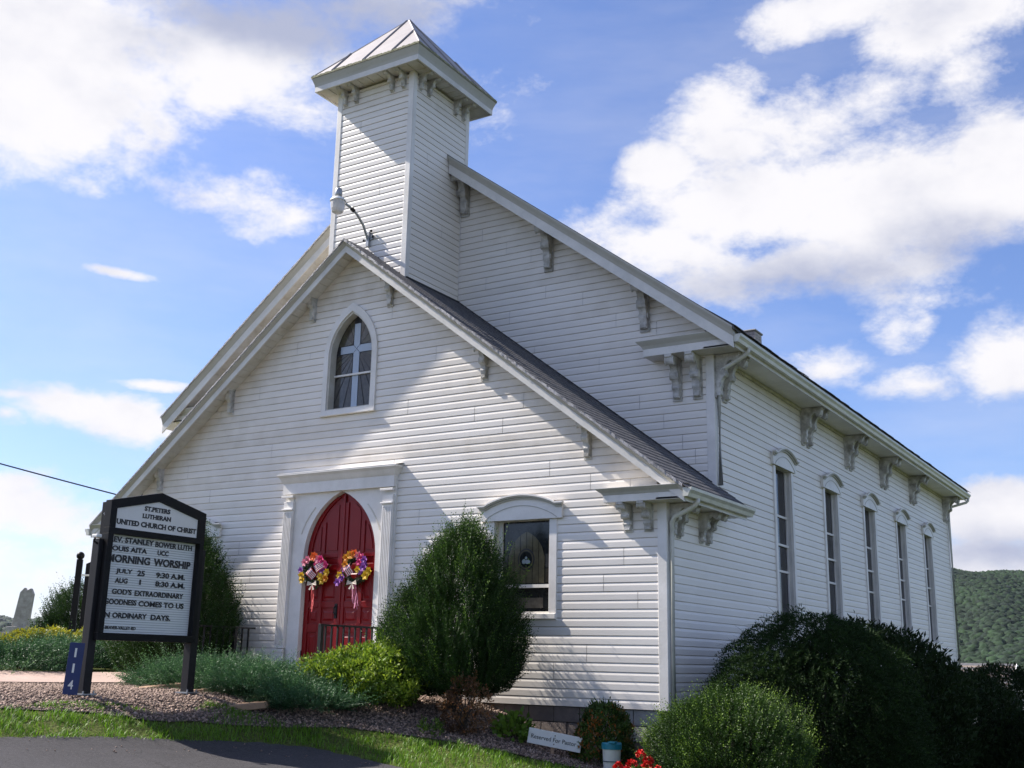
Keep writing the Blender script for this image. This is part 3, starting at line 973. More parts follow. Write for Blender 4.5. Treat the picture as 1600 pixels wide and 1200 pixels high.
# ragged metal drip edge on the right rake of the narthex
b = MB(); N_ = 150
for i in range(N_):
    xa = 5.9 * i / N_; xb = 5.9 * (i + 1) / N_ + .004
    h = .022 + random.random() * .022; o = random.uniform(0, .006)
    b.box(0, 0, 0, 0, 0, 0) if False else None
    b.add([(xa, -.378 - o, roof_n(xa) + .012), (xb, -.378 - o, roof_n(xb) + .012), (xb, -.378 - o, roof_n(xb) - h), (xa, -.378 - o, roof_n(xa) - h),
           (xa, -.366, roof_n(xa) + .012), (xb, -.366, roof_n(xb) + .012), (xb, -.366, roof_n(xb) - h), (xa, -.366, roof_n(xa) - h)],
          [(0, 1, 2, 3), (7, 6, 5, 4), (0, 4, 5, 1), (3, 2, 6, 7)])
obj('drip_edge', b, MT['drip'], church)
b = MB(); N_ = 110
for i in range(N_):
    xa = -5.66 * i / N_; xb = -5.66 * (i + 1) / N_; h = .012 + random.random() * .014
    b.add([(xa, -.372, roof_n(xa) + .012), (xb, -.372, roof_n(xb) + .012), (xb, -.372, roof_n(xb) - h), (xa, -.372, roof_n(xa) - h),
           (xa, -.362, roof_n(xa) + .012), (xb, -.362, roof_n(xb) + .012), (xb, -.362, roof_n(xb) - h), (xa, -.362, roof_n(xa) - h)],
          [(0, 1, 2, 3), (7, 6, 5, 4), (0, 4, 5, 1), (3, 2, 6, 7)])
obj('drip_edge', b, MT['drip'], church)

for (x0, x1) in ((.835, 6.0), (-.86, -5.98)):
    base, dz, n, sx = rake(x0, x1, roof_v, NY - .50, NY, .15, .17, ('rake_crown', 'rake_board'), (MT['crown'], MT['fascia']))
    soffit_boards(base, roof_v, x0, (5.5 if sx > 0 else -5.42), NY - .42, NY - .012, dz, .12)
b = MB(); N_ = 90
for i in range(N_):
    xa = -.9 - 5.1 * i / N_; xb = -.9 - 5.1 * (i + 1) / N_; h = random.random() * .02; t = .004 + random.random() * .012
    b.add([(xa, NY - .515, roof_v(xa) + t), (xb, NY - .515, roof_v(xb) + t), (xb, NY - .515, roof_v(xb) - .02 - h), (xa, NY - .515, roof_v(xa) - .02 - h),
           (xa, NY - .50, roof_v(xa) + t), (xb, NY - .50, roof_v(xb) + t), (xb, NY - .50, roof_v(xb) - .02), (xa, NY - .50, roof_v(xa) - .02)],
          [(0, 1, 2, 3), (7, 6, 5, 4), (0, 4, 5, 1), (3, 2, 6, 7)])
obj('drip_edge', b, MT['drip'], church)


# --- cornice returns and horizontal eaves
def cornice_return(x0, x1, yw, yf, zb, zf, zt, left_end=True):
    """box return on the front: soffit at zb, fascia to zf, crown flaring to zt, metal cover sloping to the wall"""
    b = MB()
    o = .11 * (1 if left_end else -1)
    xe = x0 if left_end else x1
    # fascia box
    fx0, fx1 = (x0 + .11, x1 - .01) if left_end else (x0 + .01, x1 - .11)
    b.box(fx0, fx1, yf + .06, yw - .003, zb, zf)
    obj('cornice_return', b, MT['fascia'], church, bevel=.004)
    c = MB()
    # crown: three stepped flares mitred to the end
    steps = ((.06, .0), (.045, .35), (.015, .75), (.0, 1.0))
    secs = []
    for q, (dy, t) in enumerate(steps):
        z = zf + (zt - zf) * t; dx = dy * 1.8
        a = (x0 + dx if left_end else x0 + .01); e = (x1 - .01 if left_end else x1 - dx)
        secs.append([(a, yf + dy, z), (e, yf + dy, z), (e, yw - .003, z), (a, yw - .003, z)])
    c.sweep(secs); obj('cornice_crown', c, MT['crown'], church)
    t = MB(); t.add([(x0 if left_end else x0 + .01, yf, zt + .001), (x1, yf, zt + .001), (x1, yw - .003, zt + .05), (x0 if left_end else x0 + .01, yw - .003, zt + .05)], [(0, 1, 2, 3)])
    t.add([(x0 if left_end else x0 + .01, yf, zt - .006), (x1, yf, zt - .006), (x1, yf, zt + .001), (x0 if left_end else x0 + .01, yf, zt + .001)], [(0, 1, 2, 3)])
    obj('cornice_cover', t, MT['fascia'], church, fix=False)


cornice_return(4.63, 5.90, 0.0, -.36, 2.615, 2.71, 2.80)
cornice_return(-5.66, -4.5, 0.0, -.36, 2.60, 2.70, 2.79, False)
cornice_return(4.42, 5.99, NY, NY - .42, 5.06, 5.175, 5.30)
cornice_return(-5.96, -4.4, NY, NY - .42, 5.03, 5.145, 5.27, False)


def gutter_run(x, y0, y1, zt, flip=1):
    """K-style gutter hung at fascia x, top height zt"""
    pr = [(0, -.115), (.07, -.115), (.085, -.07), (.115, -.035), (.12, 0), (.105, 0), (.10, -.03), (.075, -.06), (.062, -.105), (.004, -.105), (.004, 0), (0, 0)]
    b = MB(); b.sweep([[(x + flip * p, y, zt + q) for p, q in pr] for y in (y0, y1)]); obj('gutter', b, MT['gutter'], church)
    b = MB(); e = [(0, -.114), (.069, -.114), (.084, -.07), (.114, -.035), (.118, -.002), (0, -.002)]
    for ya in (y0 - .004, y1):
        b.sweep([[(x + flip * p, y, zt + q) for p, q in e] for y in (ya, ya + .004)])
    obj('gutter_end_cap', b, MT['gutter'], church)


def eave(xw, xf, y0, y1, zb, zf, flip=1):
    b = MB(); b.box(min(xw, xf), max(xw, xf), y0, y1, zb + .006, zb + .03); obj('eave_soffit', b, MT['trim'], church)
    b = MB(); b.box(min(xf, xf + flip * .02), max(xf, xf + flip * .02), y0, y1, zb - .03, zf); obj('eave_fascia', b, MT['fascia'], church)
    b = MB(); b.box(min(xw, xw + flip * .04), max(xw, xw + flip * .04), y0 + .5, y1 - .3, zb - .05, zb - .001); obj('bed_moulding', b, MT['trim_dirty'], church)


eave(WR + .003, 5.88, -.30, 1.93, 2.615, 2.74)
gutter_run(5.902, -.355, 1.97, 2.745)
eave(WL - .003, -5.64, -.30, 1.7, 2.60, 2.72, -1)
gutter_run(-5.662, -.355, 1.7, 2.72, -1)
eave(WR + .003, 5.97, NY - .36, DY + .28, 5.06, 5.19)
gutter_run(5.992, NY - .425, DY + .32, 5.20)
eave(WL - .003, -5.94, NY - .36, DY + .28, 5.03, 5.16, -1)
gutter_run(-5.962, NY - .425, DY + .32, 5.17, -1)

# downspouts
def spout(path, name='downspout', r=.034, mat='gutter'):
    b = MB(); b.tube(path, r, 8); return obj(name, b, MT[mat], church, smooth=True)


spout([(5.96, -.02, 2.64), (5.955, -.02, 2.585), (5.90, -.01, 2.54), (5.62, .03, 2.43), (5.565, .05, 2.36), (5.56, .055, 2.2), (5.56, .055, -.7)])
spout([(6.05, NY + .02, 5.10), (6.045, NY + .02, 5.03), (5.98, NY + .02, 4.98), (5.63, NY + .05, 4.83), (5.57, NY + .06, 4.74), (5.56, NY + .06, 4.5), (5.56, NY + .06, 3.1)])
spout([(6.05, DY + .2, 5.10), (6.045, DY + .2, 5.03), (6.0, DY + .19, 4.98), (5.64, DY + .03, 4.86), (5.57, DY - .01, 4.78), (5.56, DY - .02, 4.6), (5.56, DY - .02, -1.2)])

# --- brackets
def bracket_mesh():
    """console: local out = +Y (0..1), down = -Z (0..1), width = X (-.5...5); unit size, scaled when placed"""
    pts = [(0, 0), (1.0, 0), (1.0, -.07), (.95, -.09)]
    pts += [(.95 - .16 * (1 - math.cos(t)), -.09 - .15 * math.sin(t)) for t in np.linspace(.15, 2.6, 7)]
    pts += [(.60, -.17), (.50, -.24), (.44, -.33), (.43, -.42), (.46, -.48), (.42, -.54), (.34, -.57), (.28, -.62), (.25, -.70), (.27, -.76), (.24, -.82), (.22, -.86), (.22, -1.0), (0, -1.0)]
    b = MB(); b.prism([(p[0], p[1]) for p in pts], -.36, .36, 'x')
    # side cheeks (thin raised frame) and volutes
    for sx in (-1, 1):
        for (cy, cz, r) in ((.82, -.15, .10), (.36, -.46, .09), (.17, -.72, .06)):
            n = 12
            b.prism([(cy + r * math.cos(2 * PI * k / n), cz + r * 1.15 * math.sin(2 * PI * k / n)) for k in range(n)], sx * .36, sx * .47, 'x')
        b.prism([(0, -.03), (.07, -.03), (.07, -1.0), (0, -1.0)], sx * .37, sx * .5, 'x')
    b.box(-.5, .5, 0, .10, -1.06, -.985)
    b.box(-.30, .30, .22, .26, -.985, -.9)
    me = b.mesh('bracket'); recalc(me); me.materials.append(MT['bracket']); return me


BR = bracket_mesh()


def bracket(x, y, z, rz, w, out, h):
    """rz: 0 -> sticks out to -y (front), 90deg -> to +x"""
    o = bpy.data.objects.new('bracket', BR); COL.objects.link(o); o.parent = church
    o.location = (x, y, z); o.rotation_euler = (0, 0, PI + rz); o.scale = (w, out, h)


for (x, zb) in ((.76, 6.06), (2.62, 4.62), (4.36, 3.30)):
    bracket(x, -.002, zb + .50, 0, .115, .30, .50)
for (x, zb) in ((-.88, 6.03), (-2.65, 4.62), (-4.27, 3.37)):
    bracket(x, -.002, zb + .50, 0, .115, .30, .50)
for x in (4.975, 5.27): bracket(x, -.002, 2.612, 0, .13, .30, .345)
for x in (-4.9, -5.2): bracket(x, -.002, 2.6, 0, .13, .28, .34)
for x, zb in ((2.66, 6.90), (4.41, 5.60), (.93, 8.22)): bracket(x, NY - .002, zb + .72, 0, .165, .42, .72)
for x in (4.94, 5.265): bracket(x, NY - .002, 5.055, 0, .15, .38, .62)
for y in (.14, .36, 1.12, 1.36): bracket(WR + .002, y, 2.612, PI / 2, .12, .33, .40)
for yc in (NY + .22, 6.05, 8.8, 11.54, 14.28, DY - .35):
    for dy in (-.15, .15):
        bracket(WR + .002, yc + dy, 5.055, PI / 2, .14, .42, .62)
for dx in (-.66, -.41, .39, .64):
    bracket(TX + dx, TY - TH - .002, 10.37, 0, .085, .29, .30)
    bracket(TX + TH + .002, TY + dx, 10.37, PI / 2, .085, .29, .30)

# --- tower roof
E1, E2 = 1.125, 1.20
b = MB(); b.box(TX - E1, TX + E1, TY - E1, TY + E1, 10.355, 10.36 + .02); ts = obj('tower_soffit', b, MT['soffit'], church)
n_ = 10
for i in range(n_):
    a = TX - E1 + .04 + i * (2 * E1 - .08) / n_
    b = MB(); b.box(a, a + (2 * E1 - .08) / n_ * .93, TY - E1 + .04, TY - TH - .03, 10.343, 10.354); obj('soffit_board', b, MT['soffit'], ts)
    c = TY - TH + .02 + i * .18
    b = MB(); b.box(TX + TH + .03, TX + E1 - .04, c, c + .165, 10.343, 10.354); obj('soffit_board', b, MT['soffit'], ts)
b = MB()
for (x0, x1, y0, y1) in ((-E1 - .02, E1 + .02, -E1 - .02, -E1 + .01), (-E1 - .02, E1 + .02, E1 - .01, E1 + .02), (-E1 - .02, -E1 + .01, -E1 + .01, E1 - .01), (E1 - .01, E1 + .02, -E1 + .01, E1 - .01)):
    b.box(TX + x0, TX + x1, TY + y0, TY + y1, 10.325, 10.42)
obj('tower_fascia', b, MT['fascia'], church)
b = MB(); b.sweep([[(TX + s * a, TY + t * a, z) for s, t in ((-1, -1), (1, -1), (1, 1), (-1, 1))] for a, z in ((E1 + .02, 10.421), (E1 + .03, 10.47), (E2 - .012, 10.56), (E2 - .006, 10.575))])
obj('tower_crown', b, MT['crown'], church)
AZ = 12.03
b = MB(); b.sweep([[(TX + s * a, TY + t * a, z) for s, t in ((-1, -1), (1, -1), (1, 1), (-1, 1))] for a, z in ((E2, 10.576), (E2, 10.60), (.012, AZ))])
tr = obj('tower_roof', b, MT['tin'], church)
b = MB()
for s, t in ((-1, -1), (1, -1), (1, 1), (-1, 1)):
    b.tube([(TX + s * E2, TY + t * E2, 10.605), (TX, TY, AZ + .005)], .014, 6)
obj('hip_roll', b, MT['tin'], tr)
for f in (-.60, -.02, .52):
    for side in range(4):
        q = f; h = abs(q)
        pa = (q * E2, -E2, 10.602); pe = (q * E2, -h * E2 - .01, 10.60 + (1 - h) * (AZ - 10.60))
        def rot(p):
            x, y = p[0], p[1]
            for _ in range(side): x, y = -y, x
            return (TX + x, TY + y, p[2] + .012)
        b = MB(); b.tube([rot(pa), rot(pe)], .017, 4); obj('standing_seam', b, MT['tin'], tr)
b = MB()
for side in range(4):
    for i in range(60):
        a = -E2 + 2 * E2 * i / 60; c = a + 2 * E2 / 60
        h = random.uniform(.004, .022)
        pts = [(a, -E2 - .006, 10.603 + h), (c, -E2 - .006, 10.603 + h), (c, -E2 - .006, 10.58), (a, -E2 - .006, 10.58), (a, -E2 + .03 + h, 10.64), (c, -E2 + .03 + h, 10.64)]
        R_ = []
        for x, y, z in pts:
            for _ in range(side): x, y = -y, x
            R_.append((TX + x, TY + y, z))
        b.add(R_, [(0, 3, 2, 1), (0, 1, 5, 4)])
obj('mossy_edge', b, MT['moss'], tr)

# flashing where tower meets the narthex roof
b = MB(); b.box(TX + TH + .004, TX + TH + .05, TY - TH, NY - .01, roof_n(.9) - .02, roof_n(.84) + .03); obj('flashing', b, MT['lead'], church)
b = MB(); N_ = 40
for i in range(N_):
    xa = .86 + 4.6 * i / N_; xb = .86 + 4.6 * (i + 1) / N_
    b.add([(xa, NY - .05, roof_n(xa) + .015), (xb, NY - .05, roof_n(xb) + .015), (xb, NY - .02, roof_n(xb) + .035), (xa, NY - .02, roof_n(xa) + .035)], [(0, 1, 2, 3)])
obj('flashing', b, MT['lead'], church)

# chimney, seen over the nave eave
chx, chy = 2.9, 10.6
b = MB(); b.box(chx - .22, chx + .22, chy - .22, chy + .22, 6.6, 8.06); ch = obj('chimney', b, MT['mortar'], church)
for r in range(14):
    z = 7.03 + r * .074
    for side in range(4):
        for k in range(2):
            a = -.225 + k * .225 + (.0 if r % 2 else .0); o = .228
            p = [(a + .004, -o), (a + .221, -o), (a + .221, -o + .02), (a + .004, -o + .02)]
            pts = []
            for x, y in p:
                for _ in range(side): x, y = -y, x
                pts.append((chx + x, chy + y))
            bb = MB(); bb.prism(pts, z, z + .066, 'z'); obj('brick', bb, MT['chim'], ch)
b = MB(); b.box(chx - .26, chx + .26, chy - .26, chy + .26, 8.063, 8.11); obj('chimney_cap', b, MT['concrete'], ch, bevel=.02)

# --- windows
def hood_outline(w, rise, h, ear):
    """segmental hood: flat ears at both ends, arched middle; returns (x,z) from lower left round"""
    top = [(-w, h), (-w + ear, h)] + [(-w + ear + (2 * w - 2 * ear) * t, h + rise * math.sin(PI * t) ** .8) for t in np.linspace(.06, .94, 15)] + [(w - ear, h), (w, h)]
    return [(w, 0), (-w, 0)] + top


def hood(parent, cx, z0, w, rise, h, P):
    """P maps (u, out, z) into the world"""
    def ex(pts, o0, o1):
        b = MB(); n = len(pts)
        v = [P(cx + u, o0, z0 + z) for u, z in pts] + [P(cx + u, o1, z0 + z) for u, z in pts]
        f = [tuple(range(n)), tuple(range(2 * n - 1, n - 1, -1))] + [(i, i + n, (i + 1) % n + n, (i + 1) % n) for i in range(n)]
        b.add(v, f); return b
    hd = obj('hood', ex(hood_outline(w, rise, h, .09), .016, .065), MT['trim'], parent)
    # inner arched panel line
    inner = [(-w + .08 + (2 * w - .16) * t, .02 + (h * .62 + rise * .45) * math.sin(PI * t) ** .8) for t in np.linspace(0, 1, 17)]
    band = inner + [(u, z - .012) for u, z in reversed(inner)]
    obj('hood_groove', ex(band, .0655, .071), MT['crown'], hd)
    # projecting crown along the top edge
    for k, (o1, dz0, dz1, ov) in enumerate(((.09, -.045, -.02, .012), (.115, -.02, .0, .024), (.13, .0, .022, .034))):
        ww = w + ov
        top = [(-ww, h), (-w + .09, h)] + [(-w + .09 + (2 * w - .18) * t, h + rise * math.sin(PI * t) ** .8) for t in np.linspace(.06, .94, 15)] + [(w - .09, h), (ww, h)]
        pts = [(u, z + dz1) for u, z in top] + [(u, z + dz0 + .0005) for u, z in reversed(top)]
        obj('hood_crown', ex(pts, .0655, o1), MT['trim'] if k == 2 else MT['crown'], hd)


def boxP(P, u0, u1, o0, o1, z0, z1):
    b = MB()
    v = [P(u, o, z) for z in (z0, z1) for (u, o) in ((u0, o0), (u1, o0), (u1, o1), (u0, o1))]
    return b.add(v, [(3, 2, 1, 0), (4, 5, 6, 7), (0, 1, 5, 4), (1, 2, 6, 5), (2, 3, 7, 6), (3, 0, 4, 7)])


def polyP(P, pts, o0, o1):
    b = MB(); n = len(pts)
    v = [P(u, o0, z) for u, z in pts] + [P(u, o1, z) for u, z in pts]
    return b.add(v, [tuple(range(n)), tuple(range(2 * n - 1, n - 1, -1))] + [(i, i + n, (i + 1) % n + n, (i + 1) % n) for i in range(n)])


def PF(u, o, z): return (u, -o, z)          # front wall
def PS(u, o, z): return (WR + o, u, z)      # right side wall


# front windows
for cx in (3.31, -3.31):
    w = .575; z0, z1 = 1.20, 2.485
    win = obj('window', boxP(PF, cx - w + .10, cx + w - .10, -.19, -.17, z0, z1), MT['dark_room'], church)
    for bx in ((cx - w, cx - w + .12, .0, .03, z0 - .085, z1), (cx + w - .12, cx + w, .0, .03, z0 - .085, z1)):
        obj('casing', boxP(PF, *bx), MT['trim'], win, bevel=.004)
    t = MB()
    for bx in ((cx - w + .12, cx - w + .135, -.17, .002, z0, z1), (cx + w - .135, cx + w - .12, -.17, .002, z0, z1), (cx - w + .12, cx + w - .12, -.17, .002, z1, z1 + .02)):
        q = boxP(PF, *bx); t.add(q.v, q.f)
    obj('jamb', t, MT['soffit'], win)
    obj('sill', boxP(PF, cx - w + .001, cx + w - .001, -.17, .055, z0 - .075, z0 - .003), MT['trim'], win, bevel=.006)
    obj('sash_frame', (lambda m: (m.add(*(lambda q: (q.v, q.f))(boxP(PF, cx - w + .135, cx - w + .19, -.12, -.085, z0, z1))), m.add(*(lambda q: (q.v, q.f))(boxP(PF, cx + w - .15, cx + w - .135, -.12, -.085, z0, z1))), m)[-1])(MB()), MT['trim'], win)
    obj('meeting_rail', boxP(PF, cx - w + .136, cx + w - .136, -.115, -.075, 1.555, 1.60), MT['trim'], win)
    obj('bottom_rail', boxP(PF, cx - w + .136, cx + w - .136, -.115, -.08, z0, z0 + .03), MT['trim'], win)
    gl = obj('glass', boxP(PF, cx - w + .136, cx + w - .136, -.13, -.125, z0, z1), MT['glass_deep'], win)
    # leaded pieces: pointed field, side strips, roundel
    gx = w - .16
    fld = [(cx - .30, 1.62)] + [(cx - arch_half(.30, .42, 1.93, z), z) for z in np.linspace(1.93, 2.33, 9)] + [(cx, 2.35)] + [(cx + arch_half(.30, .42, 1.93, z), z) for z in np.linspace(2.33, 1.93, 9)] + [(cx + .30, 1.62)]
    for k in range(6):
        a = cx - .30 + k * .10
        seg = []
        zs_top = lambda u: 1.93 + (lambda R: math.sqrt(max(R * R - (abs(u - cx) + R - .30) ** 2, 0)))((.3 ** 2 + .42 ** 2) / .6)
        us = [a + .005, a + .05, a + .095]
        seg = [(a + .005, 1.62), (a + .095, 1.62)] + [(u, zs_top(u) - .01) for u in reversed(us)]
        obj('glass_pane', polyP(PF, seg, -.1245, -.120), MT['glass_tan'], win)
    for s in (-1, 1):
        a = cx + s * .31; c = cx + s * gx
        lo, hi = min(a, c), max(a, c)
        for r in range(4):
            obj('glass_pane', polyP(PF, [(lo + .004, 1.63 + r * .2), (hi - .004, 1.63 + r * .2), (hi - .004, 1.82 + r * .2), (lo + .004, 1.82 + r * .2)], -.1245, -.121), MT['glass_ray'][r % 3] if r < 2 else MT['glass_deep'], win)
    n = 20
    for r, mt, o in ((.155, 'lead', -.115), (.135, 'glass_tan', -.112), (.118, 'lead', -.109), (.108, 'glass_deep', -.106)):
        obj('roundel', polyP(PF, [(cx + r * .88 * math.cos(2 * PI * k / n), 1.95 + r * math.sin(2 * PI * k / n)) for k in range(n)], -.1195, o), MT[mt], win)
    for (dx, dz, rx, rz) in ((-.03, -.02, .03, .035), (.03, -.025, .045, .03), (.005, .03, .02, .02)):
        obj('roundel_figure', polyP(PF, [(cx + dx + rx * math.cos(2 * PI * k / 10), 1.94 + dz + rz * math.sin(2 * PI * k / 10)) for k in range(10)], -.1055, -.104), MT['glass_lamb'], win)
    obj('glass_pane', polyP(PF, [(cx - .28, 1.28), (cx + .28, 1.28), (cx + .28, 1.42), (cx - .28, 1.42)], -.1245, -.121), MT['glass_ray'][1], win)
    hood(win, cx, z1 + .003, w + .095, .135, .20, PF)

# gothic window
gcx, gz0, gs, gr = -.01, 4.44, 5.34, .80
def arch_pts(w, h, zs, z0, n=12):
    L_ = [(gcx - arch_half(w, h, zs, z), z) for z in np.linspace(zs, zs + h * .985, n)]
    return [(gcx - w, z0)] + L_ + [(gcx, zs + h)] + [(2 * gcx - x, z) for x, z in reversed(L_)] + [(gcx + w, z0)]
win = obj('gothic_window', polyP(PF, arch_pts(.45, .72, gs, gz0), -.14, -.125), MT['lead'], church)
def ring(name, wo, ho, zo, wi, hi, zi, o0, o1, mat):
    A = arch_pts(wo, ho, gs, zo); B = arch_pts(wi, hi, gs, zi)
    n = len(A); b = MB()
    v = [PF(u, o1, z) for u, z in A] + [PF(u, o1, z) for u, z in B] + [PF(u, o0, z) for u, z in A] + [PF(u, o0, z) for u, z in B]
    f = []
    for i in range(n):
        j = (i + 1) % n
        f += [(i, j, n + j, n + i), (i, 2 * n + i, 2 * n + j, j), (n + i, n + j, 3 * n + j, 3 * n + i)]
    b.add(v, f); return obj(name, b, mat, win)
ring('casing', .555, .875, 4.375, .46, .735, gz0, .0, .045, MT['trim'])
ring('inner_moulding', .462, .737, gz0 - .001, .43, .70, gz0 + .02, -.12, .02, MT['soffit'])
obj('sill', boxP(PF, gcx - .57, gcx + .57, .0, .07, 4.345, 4.374), MT['trim'], win)
gw, gh = .425, .69
def gbound(th, cz):
    """distance from (gcx,cz) to the opening's edge in direction th"""
    r = 0.0
    while r < 2:
        r += .01; x = r * math.cos(th); z = cz + r * math.sin(th)
        if z < gz0 + .03 or z > gs + gh or abs(x) > arch_half(gw, gh, gs, z): break
    return r - .012
cz = 5.47; aw = .062
ang = []
for q0, q1, n in ((-PI / 2, 0, 7), (0, PI / 2, 4), (PI / 2, PI, 4), (PI, 1.5 * PI, 7)):
    for i in range(n):
        t0 = q0 + (q1 - q0) * (i / n); t1 = q0 + (q1 - q0) * ((i + 1) / n)
        pts = []
        for t in np.linspace(t0, t1, 5):
            t_ = t + (.012 if t == t0 else -.012 if t == t1 else 0)
            r = gbound(t_, cz); x, z = r * math.cos(t_), r * math.sin(t_)
            pts.append((x, z))
        # start beyond the arms of the cross
        def inner(t):
            c, s = abs(math.cos(t)), abs(math.sin(t))
            return min(.09 / max(c, 1e-3), .09 / max(s, 1e-3)) if False else max((aw + .014) / max(c, .02) if c < s else 0, (aw + .014) / max(s, .02) if s <= c else 0)
        tt = (t0 + .012, t1 - .012)
        r0 = [min(max(.13, (aw + .014) / max(abs(math.cos(t)) if abs(math.cos(t)) < abs(math.sin(t)) else abs(math.sin(t)), .03)), gbound(t, cz) * .9) for t in tt]
        poly = [(gcx + r0[0] * math.cos(tt[0]), cz + r0[0] * math.sin(tt[0]))] + [(gcx + x, cz + z) for x, z in pts] + [(gcx + r0[1] * math.cos(tt[1]), cz + r0[1] * math.sin(tt[1]))]
        sgx = 1 if math.cos((t0 + t1) / 2) > 0 else -1; sgz = 1 if math.sin((t0 + t1) / 2) > 0 else -1
        poly = [(gcx + sgx * max(sgx * (x - gcx), aw + .012), cz + sgz * max(sgz * (z - cz), aw + .012)) for x, z in poly]
        obj('glass_pane', polyP(PF, poly, -.1245, -.119), random.choice(MT['glass_ray']), win)
e = .006
top, bot, arm = 5.90, 4.50, .335
for pts in ([(gcx - aw, cz + aw + e), (gcx, cz + e), (gcx + aw, cz + aw + e), (gcx + aw, top), (gcx - aw, top)],
            [(gcx - aw, cz - aw - e), (gcx, cz - e), (gcx + aw, cz - aw - e), (gcx + aw, bot), (gcx - aw, bot)],
            [(gcx - aw - e, cz + aw), (gcx - e, cz), (gcx - aw - e, cz - aw), (gcx - arm, cz - aw), (gcx - arm, cz + aw)],
            [(gcx + aw + e, cz + aw), (gcx + e, cz), (gcx + aw + e, cz - aw), (gcx + arm + .06, cz - aw), (gcx + arm + .06, cz + aw)]):
    obj('cross_pane', polyP(PF, pts, -.1245, -.115), MT['grey_white_glass'], win)
obj('meeting_rail', boxP(PF, gcx - .428, gcx + .428, -.114, -.085, 5.02, 5.05), MT['trim'], win)

# side windows
for i, a in enumerate(SIDE_WIN):
    y0, y1, z0, z1 = a, a + SWW, 1.22, 3.79
    win = obj('side_window', boxP(PS, y0 + .1, y1 - .1, -.2, -.18, z0, z1), MT['dark_room'], church)
    for bx in ((y0, y0 + .10, .0, .035, z0 - .08, z1), (y1 - .10, y1, .0, .035, z0 - .08, z1)):
        obj('casing', boxP(PS, *bx), MT['trim'], win, bevel=.004)
    t = MB()
    for bx in ((y0 + .10, y0 + .115, -.18, .002, z0, z1), (y1 - .115, y1 - .10, -.18, .002, z0, z1), (y0 + .1, y1 - .1, -.18, .002, z1, z1 + .02)):
        q = boxP(PS, *bx); t.add(q.v, q.f)
    obj('jamb', t, MT['fascia'], win)
    obj('sill', boxP(PS, y0 - .01, y1 + .01, -.18, .07, z0 - .075, z0 - .003), MT['trim'], win, bevel=.006)
    obj('glass', boxP(PS, y0 + .116, y1 - .116, -.095, -.09, z0, z1), MT['glass_dark'], win)
    obj('curtain', boxP(PS, y0 + .15, y0 + .36, -.0895, -.0875, z0 + .04, z1 - .1), MT['glass_curtain'], win)
    for k, z in enumerate((3.0, 2.52, 2.09)):
        obj('sash_rail', boxP(PS, y0 + .117, y1 - .117, -.087, -.065 + (.015 if k == 1 else 0), z - .018, z + .018), MT['trim'], win)
    t = MB()
    for bx in ((y0 + .117, y0 + .145, -.0865, -.062, z0, z1), (y1 - .135, y1 - .117, -.0865, -.062, z0, z1)):
        q = boxP(PS, *bx); t.add(q.v, q.f)
    obj('sash_stile', t, MT['trim'], win)
    hood(win, (y0 + y1) / 2, z1 + .003, SWW / 2 + .085, .13, .19, PS)

# --- door and surround
DW, DS, DH, DB = .725, 2.08, 1.02, .34
ds = MB()
ZT = 3.10
zz = list(np.linspace(DB - .02, DS, 5)) + list(np.linspace(DS + .06, DS + DH - .01, 16)) + [DS + DH]
for z0, z1 in zip(zz[:-1], zz[1:]):
    w0 = arch_half(DW, DH, DS, z0); w1 = arch_half(DW, DH, DS, z1)
    for s in (-1, 1):
        ds.add([(s * w0, -.05, z0), (s * .99, -.05, z0), (s * .99, -.05, z1), (s * w1, -.05, z1), (s * w0, .10, z0), (s * w1, .10, z1)],
               [(0, 1, 2, 3), (0, 3, 5, 4)] if s < 0 else [(3, 2, 1, 0), (4, 5, 3, 0)])
ds.add([(-.99, -.05, ZT), (.99, -.05, ZT), (.99, -.05, DS + DH), (-.99, -.05, DS + DH)], [(0, 1, 2, 3)])
sur = obj('door_surround', ds, MT['trim'], church, fix=False)
# spandrel mouldings
for s in (-1, 1):
    b = MB()
    P_ = [(s * (arch_half(DW, DH, DS, z) + .13), z) for z in np.linspace(2.45, 2.86, 8)]
    b2 = [(x + s * .015, z + .012) for x, z in P_]
    pl = P_ + b2[::-1]
    q = polyP(PF, pl, .0505, .058); b.add(q.v, q.f)
    obj('spandrel_moulding', b, MT['soffit'], sur)
for cx in (-1.075, .955):
    b = MB(); b.box(cx - .10, cx + .10, -.10, -.051, .68, 2.98); pil = obj('pilaster', b, MT['trim'], church, bevel=.004)
    for k in range(6):
        x = cx - .078 + k * .0312
        b = MB(); b.box(x - .008, x + .008, -.112, -.1005, .74, 2.80); obj('flute', b, MT['trim'], pil)
    b = MB(); b.box(cx - .115, cx + .115, -.13, -.0995, .10, .62); b.box(cx - .122, cx + .122, -.14, -.0995, .62, .67); obj('plinth', b, MT['trim'], pil, bevel=.005)
    b = MB(); b.box(cx - .115, cx + .115, -.135, -.0995, 2.84, 2.865); obj('astragal', b, MT['trim'], pil, bevel=.004)
    b = MB(); b.box(cx - .125, cx + .125, -.145, -.0995, 3.04, 3.075); obj('capital', b, MT['trim'], pil, bevel=.004)
b = MB(); b.box(-1.2, 1.075, -.115, -.001, 3.10, 3.27); ent = obj('entablature', b, MT['trim'], church)
b = MB(); b.box(-1.19, -1.0, -.051, -.0, .1, 3.1); obj('surround_board', b, MT['trim'], church)
b = MB(); b.box(.99, 1.075, -.051, -.0, .1, 3.1); obj('surround_board', b, MT['trim'], church)
cr = MB(); secs = []
for o, z in ((.115, 3.271), (.135, 3.30), (.165, 3.36), (.20, 3.40), (.20, 3.425)):
    d = o - .115
    secs.append([(-1.2 - d, -o, z), (1.075 + d, -o, z), (1.075 + d, -.001, z), (-1.2 - d, -.001, z)])
